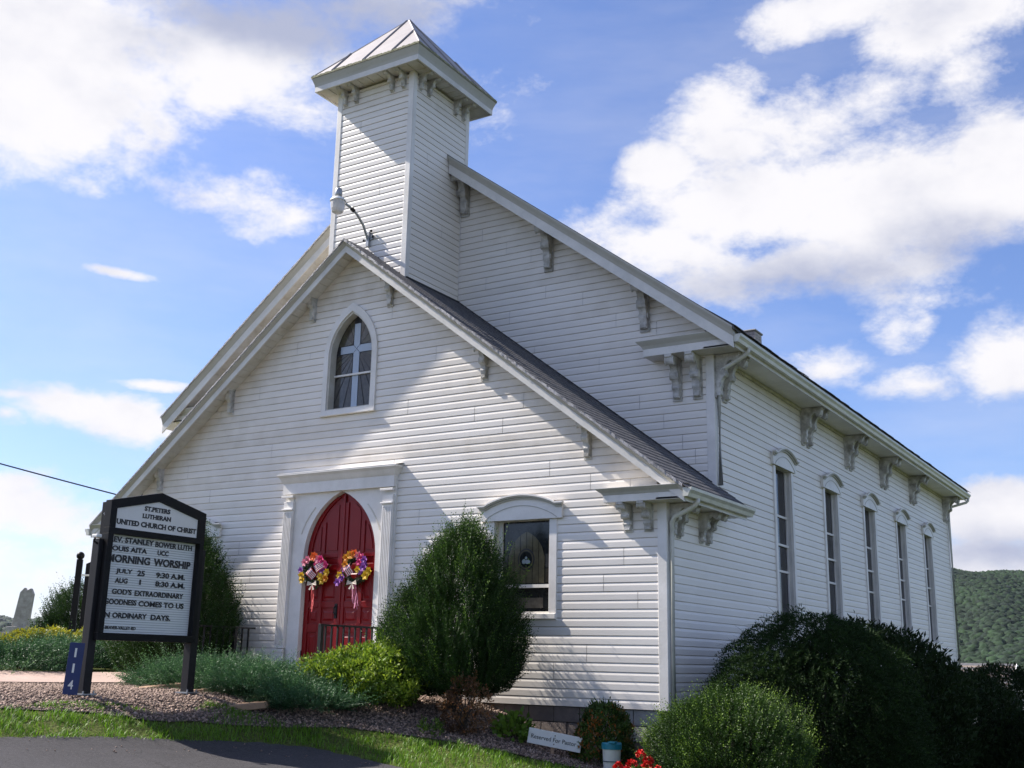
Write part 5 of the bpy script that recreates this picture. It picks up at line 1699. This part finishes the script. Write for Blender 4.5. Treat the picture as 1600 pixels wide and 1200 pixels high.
def shrub(kind, name, x, y, rx, ry, prof, label, cat, mat, n_shoots, shoot=('spray', .16, .05), group=None, seed=1, lean=(0, 0), up=.6, tipm=.0, stems=5, tip_frac=.25, stem_mat='bark', base=None, inner=.35, rot=0.0, trunk_top=None, outl=0.0, lump_k=1.0, gaps=0.0):
    """foliage of separate small leaves set on shoots through the outer part of a lumpy crown.
    prof: list of (height, radius factor)"""
    z0 = gz(x, y) if base is None else base
    root = empty(name, (x, y, z0), label, cat, group)
    r_ = np.random.default_rng(seed * 31 + 5)
    hs = np.array([p[0] for p in prof]); rs = np.array([p[1] for p in prof])
    # sample heights by circumference
    hh = r_.uniform(hs[0], hs[-1], n_shoots * 3); w = np.interp(hh, hs, rs); keep = r_.random(len(hh)) < (w / rs.max() * .85 + .15)
    hh = hh[keep][:n_shoots]; n = len(hh)
    th = r_.uniform(0, 2 * PI, n)
    H = hs[-1] - hs[0]
    d = np.c_[np.cos(th), np.sin(th), (hh - hs[0]) / H * 2 - 1]; dn = d / np.linalg.norm(d, axis=1, keepdims=True)
    lump = lumpy(40, seed, lump_k)(dn)
    # second, finer set of bulges breaks the outline into separate branch ends
    fine = np.random.default_rng(seed + 900); Af = fine.normal(size=(150, 3)); Af /= np.linalg.norm(Af, axis=1, keepdims=True)
    af = fine.uniform(-.10, .11, 150) * lump_k
    lump = lump + (af * np.exp(-((1 - dn @ Af.T) / .018))).sum(1)
    depth = 1 - r_.random(n) ** 1.6 * inner
    if gaps:   # hollows between branch ends: outer shoots are missing there, inner ones remain
        gr_ = np.random.default_rng(seed + 77); Ag = gr_.normal(size=(110, 3)); Ag /= np.linalg.norm(Ag, axis=1, keepdims=True)
        near = (1 - dn @ Ag.T).min(1)
        hollow = np.clip((near - .012) / .02, 0, 1) * gaps
        depth = np.where(r_.random(n) < hollow, depth * r_.uniform(.62, .86, n), depth)
    rad = np.interp(hh, hs, rs) * lump * depth
    C_ = np.c_[rx * rad * np.cos(th), ry * rad * np.sin(th), hh * (1 + (lump - 1) * .5)]
    cs, sn = math.cos(rot), math.sin(rot)
    C_[:, :2] = C_[:, :2] @ np.array([[cs, sn], [-sn, cs]])
    D = np.c_[np.cos(th + rot), np.sin(th + rot), np.full(n, up)] + r_.normal(0, .33, (n, 3))
    D[:, 2] += (hh - hs[0]) / H * .8 * (up > -.3)
    D /= np.linalg.norm(D, axis=1, keepdims=True)
    outer = (depth > .93).astype(float) * (r_.random(n) < tip_frac) * np.clip((lump - .86) * 5, 0, 1)
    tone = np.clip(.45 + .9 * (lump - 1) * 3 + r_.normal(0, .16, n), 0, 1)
    style, Ls, Wd = shoot[:3]
    if style == 'spray':          # feathery shoot with needles on both sides
        K = shoot[3] if len(shoot) > 3 else 11
        t = np.linspace(.05, 1, K)
        Ln = Ls * r_.uniform(.6, 1.35, n) * (1 + outer * outl)
        S = np.cross(D, r_.normal(size=(n, 3))); S /= np.linalg.norm(S, axis=1, keepdims=True)
        bend = np.zeros((n, 3)); bend[:, 2] = shoot[4] if len(shoot) > 4 else .12
        P = C_[:, None, :] + D[:, None, :] * (t[None, :, None] * Ln[:, None, None]) + bend[:, None, :] * (t[None, :, None] ** 2 * Ln[:, None, None])
        sg_ = np.where(np.arange(K) % 2 == 0, 1.0, -1.0)
        ND = D[:, None, :] * .75 + S[:, None, :] * sg_[None, :, None] * .8
        P = P.reshape(-1, 3); ND = ND.reshape(-1, 3)
        nl = Ls * .27 * (1.15 - .5 * np.tile(t, n))
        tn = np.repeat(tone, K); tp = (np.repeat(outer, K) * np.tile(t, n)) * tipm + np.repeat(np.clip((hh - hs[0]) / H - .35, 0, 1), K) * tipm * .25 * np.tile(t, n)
        # a thin twig carries each shoot's needles
        st_D = D + bend * .6
        P = np.concatenate([P, C_]); ND = np.concatenate([ND, st_D]); nl = np.concatenate([nl, Ln * 1.15])
        wd_ = np.concatenate([np.full(len(tn), Wd), np.full(n, .005)])
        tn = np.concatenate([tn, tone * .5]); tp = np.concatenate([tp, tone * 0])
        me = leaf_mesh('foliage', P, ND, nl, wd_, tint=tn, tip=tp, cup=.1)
    else:                          # cluster of broad leaves
        K = shoot[3] if len(shoot) > 3 else 5
        P = np.repeat(C_, K, 0) + r_.normal(0, Ls * .45, (n * K, 3))
        ND = np.repeat(D, K, 0) * .7 + r_.normal(0, .6, (n * K, 3)) + (0, 0, shoot[4] if len(shoot) > 4 else .1)
        me = leaf_mesh('foliage', P, ND, Ls, Wd, tint=np.repeat(tone, K), tip=np.repeat(outer, K) * tipm * r_.uniform(.4, 1, n * K), cup=.2)
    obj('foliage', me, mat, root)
    for k in range(stems):
        a = 2 * PI * k / stems + r_.uniform(0, .6); q = .45 * r_.uniform(.5, 1.1); hz = (trunk_top or hs[-1] * .8)
        p0 = (.06 * math.cos(a) * rx, .06 * math.sin(a) * ry, -.08)
        p1 = (.3 * q * rx * math.cos(a), .3 * q * ry * math.sin(a), hz * .35); p2 = (q * rx * math.cos(a + .2), q * ry * math.sin(a + .2), hz * .85)
        b = MB(); b.tube([p0, p1, p2], [.03 * min(rx, 1) + .006, .02 * min(rx, 1) + .004, .004], 6); obj('stem', b, MT[stem_mat], root)
    return root


# dark pyramidal yews either side of the door
YP = [(.20, .45), (.32, .80), (.52, .98), (.88, 1.0), (1.25, .92), (1.6, .76), (1.92, .56), (2.18, .36), (2.36, .14)]
shrub('yew', 'yew', 2.93, -1.0, .98, .80, [(h * .92, r) for h, r in YP], 'dark pointed yew hiding the left side of the right front window', 'evergreen', MT['yew'], 11500, ('spray', .17, .013, 12, .30), 'pyramidal yews against the church front', 3, tipm=.9, stems=9, inner=.6, trunk_top=1.6, up=.85, outl=.7, lump_k=.9, gaps=.8)
shrub('yew', 'yew', -2.66, -.75, .98, .66, [(max(h - .2, 0) * .97, max(r, .8) if h < .5 else r) for h, r in YP], 'dark pointed yew behind the church sign beside the left handrail', 'evergreen', MT['yew'], 7500, ('spray', .19, .014, 11, .30), 'pyramidal yews against the church front', 4, tipm=.25, stems=6, inner=.5, up=.8, outl=.3, lump_k=.6, gaps=.5)
# far left yew past the walkway
shrub('yew', 'yew', -8.75, 2.15, .92, .9, [(.0, .8), (.3, 1.0), (.7, .85), (1.1, .55), (1.32, .15)], 'feathery wild-topped yew beyond the golden shrubs at far left', 'evergreen', MT['yew'], 5200, ('spray', .19, .019, 10, .3), None, 5, tipm=.2, up=.8, outl=.9, tip_frac=.08)
# bright yew, lower right
shrub('yew', 'yew', 6.74, -1.05, .76, .84, [(-.05, .80), (.2, .97), (.45, 1.0), (.70, .92), (.90, .66), (1.04, .2)], 'bright green spreading yew at the church corner near the geraniums', 'evergreen', MT['yew_new'], 15000, ('spray', .085, .014, 8, .25), None, 6, tipm=1.0, up=.45, stems=5, inner=.5, tip_frac=.5, outl=.8, lump_k=1.1, gaps=.85)
# weeping and broad-leaved shrubs along the side wall
shrub('weeping', 'hemlock', 7.1, 1.0, 1.2, 1.5, [(.0, .85), (.5, 1.0), (1.1, .95), (1.6, .75), (1.9, .45), (2.08, .1)], 'dark weeping hemlock behind the bright yew along the side wall', 'evergreen', MT['weep'], 8500, ('spray', .22, .014, 11, -.8), None, 7, tipm=.7, up=.1, inner=.5, lump_k=.5)
shrub('rhodo', 'rhododendron', 7.05, 3.5, 1.3, 2.0, [(.0, .9), (.6, 1.0), (1.2, .95), (1.65, .75), (1.92, .45), (2.05, .1)], 'tall dark rhododendron in front of the first side windows', 'shrub', MT['rhodo'], 6300, ('leaf', .085, .03, 6, .35), 'dark rhododendrons along the side wall', 8, tipm=.4, up=.5, lump_k=.45)
shrub('rhodo', 'rhododendron', 7.1, 8.2, 1.2, 1.9, [(.0, .9), (.6, 1.0), (1.1, .9), (1.45, .6), (1.62, .1)], 'middle dark rhododendron below the third side window', 'shrub', MT['rhodo'], 3600, ('leaf', .085, .03, 6, .35), 'dark rhododendrons along the side wall', 9, tipm=.4, up=.5, lump_k=.45)
shrub('rhodo', 'rhododendron', 7.5, 13.0, 1.6, 2.6, [(.0, .9), (.6, 1.0), (1.1, .9), (1.5, .65), (1.83, .12)], 'farthest dark rhododendron at the rear corner of the church', 'shrub', MT['rhodo'], 4800, ('leaf', .085, .03, 6, .35), 'dark rhododendrons along the side wall', 10, tipm=.4, up=.5, lump_k=.45)
shrub('rhodo', 'rhododendron', 8.6, 8.8, 1.2, 1.5, [(.0, .9), (.4, 1.0), (.75, .9), (.98, .6), (1.1, .1)], 'low dark rhododendron standing out from the side wall at right edge', 'shrub', MT['rhodo'], 4500, ('leaf', .085, .03, 6, .35), 'dark rhododendrons along the side wall', 12, tipm=.4, up=.5, lump_k=.45)
# light green shrub in front of the stoop
shrub('nandina', 'nandina', 2.12, -1.72, .76, .62, [(.03, .78), (.16, 1.0), (.34, .96), (.46, .75), (.56, .45), (.64, .1)], 'light green leafy shrub in front of the right handrail', 'shrub', MT['nandina'], 2600, ('leaf', .058, .024, 8, .1), None, 11, tipm=.95, up=.8, tip_frac=.7, stems=6, inner=.5, lump_k=1.8, gaps=.8)
# spreading junipers
for k, (x, y, rx, ry, h, lb_) in enumerate(((-1.0, -1.95, .62, .55, .42, 'blue green juniper nearest the walkway end behind the sign'), (-.05, -2.15, .85, .62, .50, 'spreading juniper right behind the right sign post'),
                                          (.9, -2.45, .85, .62, .48, 'spreading juniper in front of the door plinth'), (1.65, -2.45, .62, .55, .40, 'rightmost spreading juniper running under the light green shrub'))):
    shrub('juniper', 'juniper', x, y, rx, ry, [(.0, .95), (h * .25, 1.0), (h * .45, .75), (h * .62, .3)], lb_, 'juniper', MT['juniper'], 2600, ('spray', .16, .009, 12, .10), 'blue green junipers in the front beds', 20 + k, tipm=.95, up=.22, stems=3, inner=.6, outl=.9, lump_k=2.0, gaps=.8, tip_frac=.5)
for k, (x, y, rx, ry, h, lb_) in enumerate(((-4.35, -2.35, .75, .95, .45, 'low juniper across the walkway at the left edge'), (-4.65, -1.1, .8, .85, .55, 'low juniper across the walkway left of the sign post'), (-4.35, -.1, .7, .5, .42, 'low juniper seen under the sign board near the left yew'))):
    shrub('juniper', 'juniper', x, y, rx, ry, [(.0, .95), (h * .25, 1.0), (h * .45, .75), (h * .62, .3)], lb_, 'juniper', MT['juniper'], 2400, ('spray', .19, .012, 10, .10), 'blue green junipers in the front beds', 30 + k, tipm=.95, up=.22, stems=3, inner=.6, outl=.9, lump_k=2.0, gaps=.8, tip_frac=.5)
# golden shrubs left
for k, (x, y, rx, ry, h, lb_) in enumerate(((-5.75, -1.1, .62, .7, .60, 'golden leaved shrub at far left above the junipers'), (-5.45, -.05, .5, .55, .62, 'golden leaved shrub just left of the near sign post'))):
    shrub('gold', 'spirea', x, y, rx, ry, [(.0, .9), (h * .35, 1.0), (h * .65, .8), (h * .85, .35)], lb_, 'shrub', MT['gold'], 1500, ('leaf', .065, .03, 7, .1), 'golden spireas at the left', 40 + k, tipm=.9, up=.8, tip_frac=.6, stems=4)
# barberry, rusty-topped shrub, small broadleaf plant
shrub('barb', 'barberry', 3.52, -1.62, .36, .34, [(.02, .5), (.15, .8), (.35, 1.0), (.55, .75), (.70, .3)], 'thin rust coloured barberry below the dark yew', 'shrub', MT['barb'], 420, ('leaf', .035, .017, 6, .2), None, 50, tipm=.8, up=1.0, tip_frac=.5, stems=12, inner=.8)
shrub('spirea', 'spirea', 4.86, -.52, .42, .34, [(.02, .85), (.2, 1.0), (.42, .95), (.6, .75), (.74, .35)], 'green shrub with rusty orange tops behind the parking sign', 'shrub', MT['spirea'], 1200, ('leaf', .05, .021, 7, .3), None, 51, tipm=1.0, up=1.2, tip_frac=.5, stems=5)
shrub('broad', 'perennial', 3.86, -1.02, .20, .18, [(.0, .9), (.1, 1.0), (.2, .7), (.26, .2)], 'small bright green broad-leaved plant in the gravel', 'plant', MT['broad'], 110, ('leaf', .085, .06, 4, .3), None, 52, up=.9, stems=2)
shrub('broad', 'perennial', 3.28, -1.95, .15, .15, [(.0, .9), (.08, 1.0), (.15, .7)], 'tiny green weed in the gravel below the barberry', 'plant', MT['nandina'], 50, ('leaf', .05, .02, 4, .3), None, 53, up=.9, stems=1)

# stepping slabs and edging
for k, (x, y, a, w, h, lb_) in enumerate(((1.22, -3.02, .5, .36, .16, 'tawny stone slab below the junipers beside the grass'), (-.55, -2.95, .9, .5, .10, 'thin tawny edging stone near the end of the walkway'), (.25, -2.85, .6, .45, .10, 'thin tawny edging stone behind the right sign post'))):
    b = MB(); b.prism([(-w, -h), (-w * .6, -h * 1.15), (w * .9, -h * .8), (w, h * .6), (.1, h), (-w * .9, h * .7)], -.03, .05, 'z')
    o = obj('stone_slab', b, MT['slab'], None, bevel=.012); o.location = (x, y, gz(x, y)); o.rotation_euler = (.06, -.12, a); tag(o, lb_, 'stone', 'tawny edging stones')

# ------------------------------------------------------------------ grass and gravel
def pebbles(name, poly, n, seed, size=(.010, .024), keep=None):
    r = np.random.default_rng(seed); px = np.array(poly)
    x = r.uniform(px[:, 0].min(), px[:, 0].max(), n * 3); y = r.uniform(px[:, 1].min(), px[:, 1].max(), n * 3)
    m = in_poly(poly, x, y)
    if keep is not None: m &= keep(x, y)
    x, y = x[m][:n], y[m][:n]; n = len(x)
    z = GZ(x, y) + .012
    base = np.array([(1, 0, 0), (-1, 0, 0), (0, 1, 0), (0, -1, 0), (0, 0, 1), (0, 0, -1)], float)
    tri = np.array([(0, 2, 4), (2, 1, 4), (1, 3, 4), (3, 0, 4), (2, 0, 5), (1, 2, 5), (3, 1, 5), (0, 3, 5)])
    # cut corners: jitter each stone's vertices
    s = r.uniform(size[0], size[1], (n, 1, 1)) * r.uniform(.55, 1.25, (n, 1, 3))
    Vb = base[None] * s * r.uniform(.7, 1.3, (n, 6, 1))
    a = r.uniform(0, 2 * PI, n); c, sn = np.cos(a), np.sin(a)
    X_ = Vb[:, :, 0] * c[:, None] - Vb[:, :, 1] * sn[:, None]; Y_ = Vb[:, :, 0] * sn[:, None] + Vb[:, :, 1] * c[:, None]
    t = r.uniform(-.6, .6, n)
    Z_ = Vb[:, :, 2] * .8 + X_ * np.sin(t)[:, None]
    Vx = np.stack([X_ + x[:, None], Y_ + y[:, None], Z_ + (z + r.uniform(-.004, .012, n))[:, None]], 2).reshape(-1, 3)
    Fx = (tri[None] + (np.arange(n) * 6)[:, None, None]).reshape(-1, 3)
    tint = np.repeat(np.clip(r.beta(1.3, 1.8, n), 0, 1), 6)
    return np_mesh(name, Vx, Fx, {'tint': tint, 'tip': tint * 0})


pm = pebbles('gravel', BED1, 42000, 5)
gv = obj('gravel', pm, MT['pebble']); gv['kind'] = 'stuff'; gv['label'] = 'pinkish grey gravel filling the planting beds'; gv['category'] = 'gravel'


def blades(name, n, seed, regions, hgt=(.035, .10)):
    r = np.random.default_rng(seed); xs, ys, hs_ = [], [], []
    for poly, k, hm in regions:
        p = np.array(poly); x = r.uniform(p[:, 0].min(), p[:, 0].max(), k * 3); y = r.uniform(p[:, 1].min(), p[:, 1].max(), k * 3)
        m = in_poly(poly, x, y)
        # tufts: keep more where a coarse pattern is high
        tf = np.sin(x * 7.1 + 3 * np.sin(y * 2.3)) * np.sin(y * 6.3 + 2 * np.sin(x * 3.1))
        m &= r.random(len(x)) < (.62 + .38 * tf)
        x, y = x[m][:k], y[m][:k]; xs.append(x); ys.append(y); hs_.append(r.uniform(hgt[0], hgt[1], len(x)) * hm * (1 + .35 * tf[m][:k]))
    x = np.concatenate(xs); y = np.concatenate(ys); h = np.concatenate(hs_); n = len(x)
    z = GZ(x, y); a = r.uniform(0, 2 * PI, n); w = r.uniform(.0025, .005, n)
    ld = np.c_[np.cos(a), np.sin(a)] * (h * r.uniform(.15, .9, n))[:, None]
    sd = np.c_[-np.sin(a), np.cos(a)] * w[:, None]
    def V_(t, ww):
        return np.c_[x + ld[:, 0] * t ** 2 + sd[:, 0] * ww, y + ld[:, 1] * t ** 2 + sd[:, 1] * ww, z + h * (t - .25 * t * t)]
    Vv = np.stack([V_(0, -1), V_(0, 1), V_(.55, .8), V_(.55, -.8), V_(1, .1), V_(1, -.1)], 1).reshape(-1, 3)
    o = (np.arange(n) * 6)[:, None]
    Fv = np.concatenate([o + np.array([[0, 1, 2, 3]]), o + np.array([[3, 2, 4, 5]])])
    tint = np.repeat(np.clip(r.beta(1.6, 1.4, n), 0, 1), 6)
    return np_mesh(name, Vv, Fv, {'tint': tint, 'tip': tint * 0})


STRIP = [(.75, -11), (.95, -6.6), (1.05, -5.4), (1.3, -4.7), (1.4, -4.0), (1.25, -3.3), (1.5, -3.0), (1.9, -3.05), (2.6, -2.65), (3.3, -2.2), (3.9, -1.85), (4.5, -1.5), (5.1, -1.35), (5.9, -2.2), (5.6, -3.3),
         (3.75, -3.28), (3.12, -3.25), (2.57, -3.3), (2.08, -3.52), (1.9, -3.9), (1.8, -4.4), (1.82, -6.6), (1.84, -11)]
TUFT = [(.85, -6.0), (1.05, -4.9), (1.2, -4.3), (.95, -4.6), (.7, -5.3)]
TUFT2 = [(1.1, -3.75), (1.35, -3.35), (1.6, -3.05), (1.25, -3.15), (.95, -3.4)]
LAWN_L = [(-9, -9), (-4.6, -7), (-4.25, -3.4), (-5.4, -3), (-7, -1.5), (-9, -.5), (-16, 3), (-22, 6), (-24, 0), (-15, -6)]
EDGE_L = [(-4.15, -6), (-3.98, -3.0), (-3.6, -2.0), (-3.4, -2.0), (-3.75, -3), (-3.9, -6)]
gm = blades('grass', 0, 8, [(STRIP, 34000, 1.0), (TUFT, 1500, .8), (TUFT2, 1200, .8), (LAWN_L, 26000, .9), (EDGE_L, 900, .8)])
gr_o = obj('grass', gm, MT['grass']); gr_o['kind'] = 'stuff'; gr_o['label'] = 'green grass along the lot edge and the left lawn'; gr_o['category'] = 'grass'
pm = pebbles('loose_stones', [(1.76, -9), (1.9, -3.9), (2.4, -3.4), (3.6, -3.3), (3.6, -3.7), (2.4, -3.9), (2.2, -9)], 90, 15, (.006, .014))
ls = obj('loose_stones', pm, MT['pebble']); ls.location.z = .012; ls['kind'] = 'stuff'; ls['label'] = 'few loose stones scattered on the asphalt edge'; ls['category'] = 'gravel'

# ------------------------------------------------------------------ left background
nb = empty('notice_board', (-6.7, .3, gz(-6.7, .3) - .16), 'black gabled notice case with ball-topped post behind the near sign post', 'notice board', rz=math.radians(48))
def nbox(name, bx, mat): b = MB(); b.box(*bx); return obj(name, b, mat, nb, bevel=.004)
for x in (0, 1.5):
    nbox('post', (x - .055, x + .055, -.055, .055, 0, 2.03), MT['bronze'])
    b = MB(); b.sphere((x, 0, 2.10), .075, 12, 8); obj('ball_finial', b, MT['bronze'], nb, smooth=True)
b = MB(); b.prism([(.12, .35), (1.38, .35), (1.38, 1.95), (.75, 2.28), (.12, 1.95)], -.05, .05, 'y'); obj('case', b, MT['bronze'], nb, bevel=.004)
nbox('crossbar', (.056, 1.444, -.075, -.051, 1.72, 1.755), MT['white_paint'])
nbox('notice_panel', (.30, 1.20, -.062, -.0505, .55, 1.6), surf('notice_grey', (.25, .25, .26), .3, .2, 4))

ts_ = empty('gravestone', (-25.4, 12.0, gz(-25.4, 12.0) - .05), 'weathered tall gravestone with broken pointed top on stepped base at far left', 'gravestone', rot=(0, 0, math.radians(38)))
def gb(name, bx): b = MB(); b.box(*bx); return obj(name, b, MT['stone_old'], ts_, bevel=.02)
gb('base_step', (-.62, .62, -.42, .42, -.2, .16)); gb('base_step', (-.48, .48, -.32, .32, .16, .38)); gb('base_step', (-.36, .36, -.24, .24, .38, .58))
b = MB(); b.prism([(-.28, .58), (.28, .58), (.24, 1.78), (.12, 1.98), (.02, 1.9), (-.02, 1.86), (-.1, 1.98), (-.23, 1.8)], -.12, .12, 'y'); o = obj('tablet', b, MT['stone_old'], ts_, bevel=.02)
o.rotation_euler = (0, math.radians(5), 0)

b = MB()
A = Vector((-15.0, -8.3, 7.3)); B = Vector((-5.72, .4, 3.40))
pts = [A.lerp(B, t) + Vector((0, 0, -.35 * math.sin(PI * t))) for t in np.linspace(0, 1, 24)]
b.tube(pts, .014, 6); tag(obj('power_cable', b, MT['cable'], None), 'dark service cable running down from the left to the church eave', 'cable')

# ------------------------------------------------------------------ far country
def crowns(name, x, y, z, r_, seed, mat):
    r = np.random.default_rng(seed); n = len(x)
    t = (1 + 5 ** .5) / 2
    ico = np.array([(-1, t, 0), (1, t, 0), (-1, -t, 0), (1, -t, 0), (0, -1, t), (0, 1, t), (0, -1, -t), (0, 1, -t), (t, 0, -1), (t, 0, 1), (-t, 0, -1), (-t, 0, 1)], float); ico /= np.linalg.norm(ico[0])
    fa = np.array([(0, 11, 5), (0, 5, 1), (0, 1, 7), (0, 7, 10), (0, 10, 11), (1, 5, 9), (5, 11, 4), (11, 10, 2), (10, 7, 6), (7, 1, 8), (3, 9, 4), (3, 4, 2), (3, 2, 6), (3, 6, 8), (3, 8, 9), (4, 9, 5), (2, 4, 11), (6, 2, 10), (8, 6, 7), (9, 8, 1)])
    U = ico; nf = fa
    R_ = r_[:, None] * r.uniform(.55, 1.35, (n, len(U)))
    Vx = np.stack([U[None, :, 0] * R_ + x[:, None], U[None, :, 1] * R_ + y[:, None], U[None, :, 2] * R_ * .95 + z[:, None]], 2).reshape(-1, 3)
    Fx = (nf[None] + (np.arange(n) * len(U))[:, None, None]).reshape(-1, 3)
    stand = .28 * np.sin(x / 37 + 2 * np.sin(y / 61)) * np.sin(z / 9 + x / 53)
    tint = np.repeat(np.clip(r.beta(1.3, 1.8, n) + stand, 0, 1), len(U)) + r.normal(0, .22, n * len(U))
    return np_mesh(name, Vx, Fx, {'tint': np.clip(tint, 0, 1), 'tip': tint * 0})


def ridge(az0, az1, d0, d1, hz, name, label, n, seed, rad, gap):
    """wooded hill between two bearings (deg from +y towards +x), rising from d0 to its crest at d1; hz(az) crest height"""
    nt, nr_ = 120, 40
    A_ = np.radians(np.linspace(az0, az1, nt)); Rr = np.linspace(0, 1, nr_)
    def P(az, t):
        d = d0 + (d1 - d0) * t
        h = -27 + (hz(np.degrees(az)) + 27) * np.sin(np.clip(t, 0, 1) * PI / 2) ** 1.15
        h = h + 4.5 * np.sin(az * 60 + t * 9) * t * (1 - t) * 2 + .8 * np.sin(az * 140 + 2) * t
        return d * np.sin(az), d * np.cos(az), h
    V_ = []
    for t in Rr:
        X_, Y_, Z_ = P(A_, t); V_.append(np.c_[X_, Y_, Z_])
    X_, Y_, Z_ = P(A_, 1.0); V_.append(np.c_[X_ * 1.25, Y_ * 1.25, Z_ * 0 - 30])
    Vx = np.concatenate(V_); I, J = np.meshgrid(np.arange(nr_), np.arange(nt - 1), indexing='ij'); a = (I * nt + J).ravel()
    Fx = np.c_[a, a + 1, a + nt + 1, a + nt]
    h_o = obj(name, np_mesh(name, Vx, Fx, {'tint': rng.random(len(Vx)) * .2, 'tip': np.zeros(len(Vx))}, smooth=True), MT['forest']); h_o['kind'] = 'structure'
    r = np.random.default_rng(seed)
    az = np.radians(r.uniform(az0, az1, n)); t = r.random(n) ** .8
    X_, Y_, Z_ = P(az, t)
    w = obj('forest', crowns('forest', X_, Y_, Z_ + rad * .3, r.uniform(.5, 1.0, n) ** 1.3 * rad * 1.45, seed + 1, MT['forest']), MT['forest'])
    w['kind'] = 'stuff'; w['label'] = label; w['category'] = 'forest'


ridge(-15, -2.5, 330, 960, lambda a: 72 - (a + 10.5) * .5 + np.minimum(0, (a + 18)) * 1.2, 'hill', 'dense summer woods covering the hill right of the church', 26000, 70, 2.1, 1)
ridge(-72, -50, 900, 1750, lambda a: 36 - np.abs(a + 58) * 1.2, 'hill', 'blue green woods on the distant ridge at far left', 2600, 80, 8.0, 1)
ridge(-66, -55.5, 300, 620, lambda a: 14 - np.abs(a + 63) * 1.6, 'hill', 'nearer wooded rise behind the gravestone', 900, 90, 4.5, 1)

hs_ = empty('house', (-4.6, 86.5, -4.2), 'distant grey-roofed white house below the wooded hill', 'house', rz=math.radians(-12))
b = MB(); b.box(-2.4, 1.6, -2.6, 2.6, -3, 2.6); obj('wall', b, MT['vinyl'], hs_)
b = MB(); b.prism([(-3.2, 2.3), (0, 5.3), (3.2, 2.3), (3.2, 2.15), (0, 5.1), (-3.2, 2.15)], -2.6, 1.9, 'x'); rf = obj('roof', b, MT['far_roof'], hs_)
b = MB(); b.prism([(-2.6, 2.6), (2.6, 2.6), (0, 4.95)], 1.3, 1.6, 'x'); obj('gable', b, MT['vinyl'], hs_)
b = MB(); b.prism([(-3.25, 2.25), (0, 5.3), (3.25, 2.25), (3.1, 2.2), (0, 5.05), (-3.1, 2.2)], 1.9, 1.98, 'x'); obj('barge_board', b, MT['white_paint'], hs_)
for k in range(9):
    z = 2.35 + k * .33; b = MB(); yy = -3.2 + 3.2 * (z - 2.3) / 3
    b.add([(-2.6, yy - .05, z - .02), (1.9, yy - .05, z - .02), (1.9, yy + .05, z + .11), (-2.6, yy + .05, z + .11)], [(0, 1, 2, 3)]); obj('shingle_course', b, MT['block'], rf, fix=False)

# air: pale even haze over the whole country
b = MB(); b.box(-3600, 3600, -3600, 3600, -60, 110)
hz_o = obj('haze', b, None); hz_o['kind'] = 'stuff'
hm = bpy.data.materials.new('haze_air'); hm.use_nodes = True; hm.node_tree.nodes.clear()
ho_ = hm.node_tree.nodes.new('ShaderNodeOutputMaterial'); pv = hm.node_tree.nodes.new('ShaderNodeVolumePrincipled')
pv.inputs['Color'].default_value = (.80, .88, 1.0, 1); pv.inputs['Density'].default_value = .00005; pv.inputs['Anisotropy'].default_value = .3
hm.node_tree.links.new(pv.outputs[0], ho_.inputs['Volume']); hz_o.data.materials.append(hm)
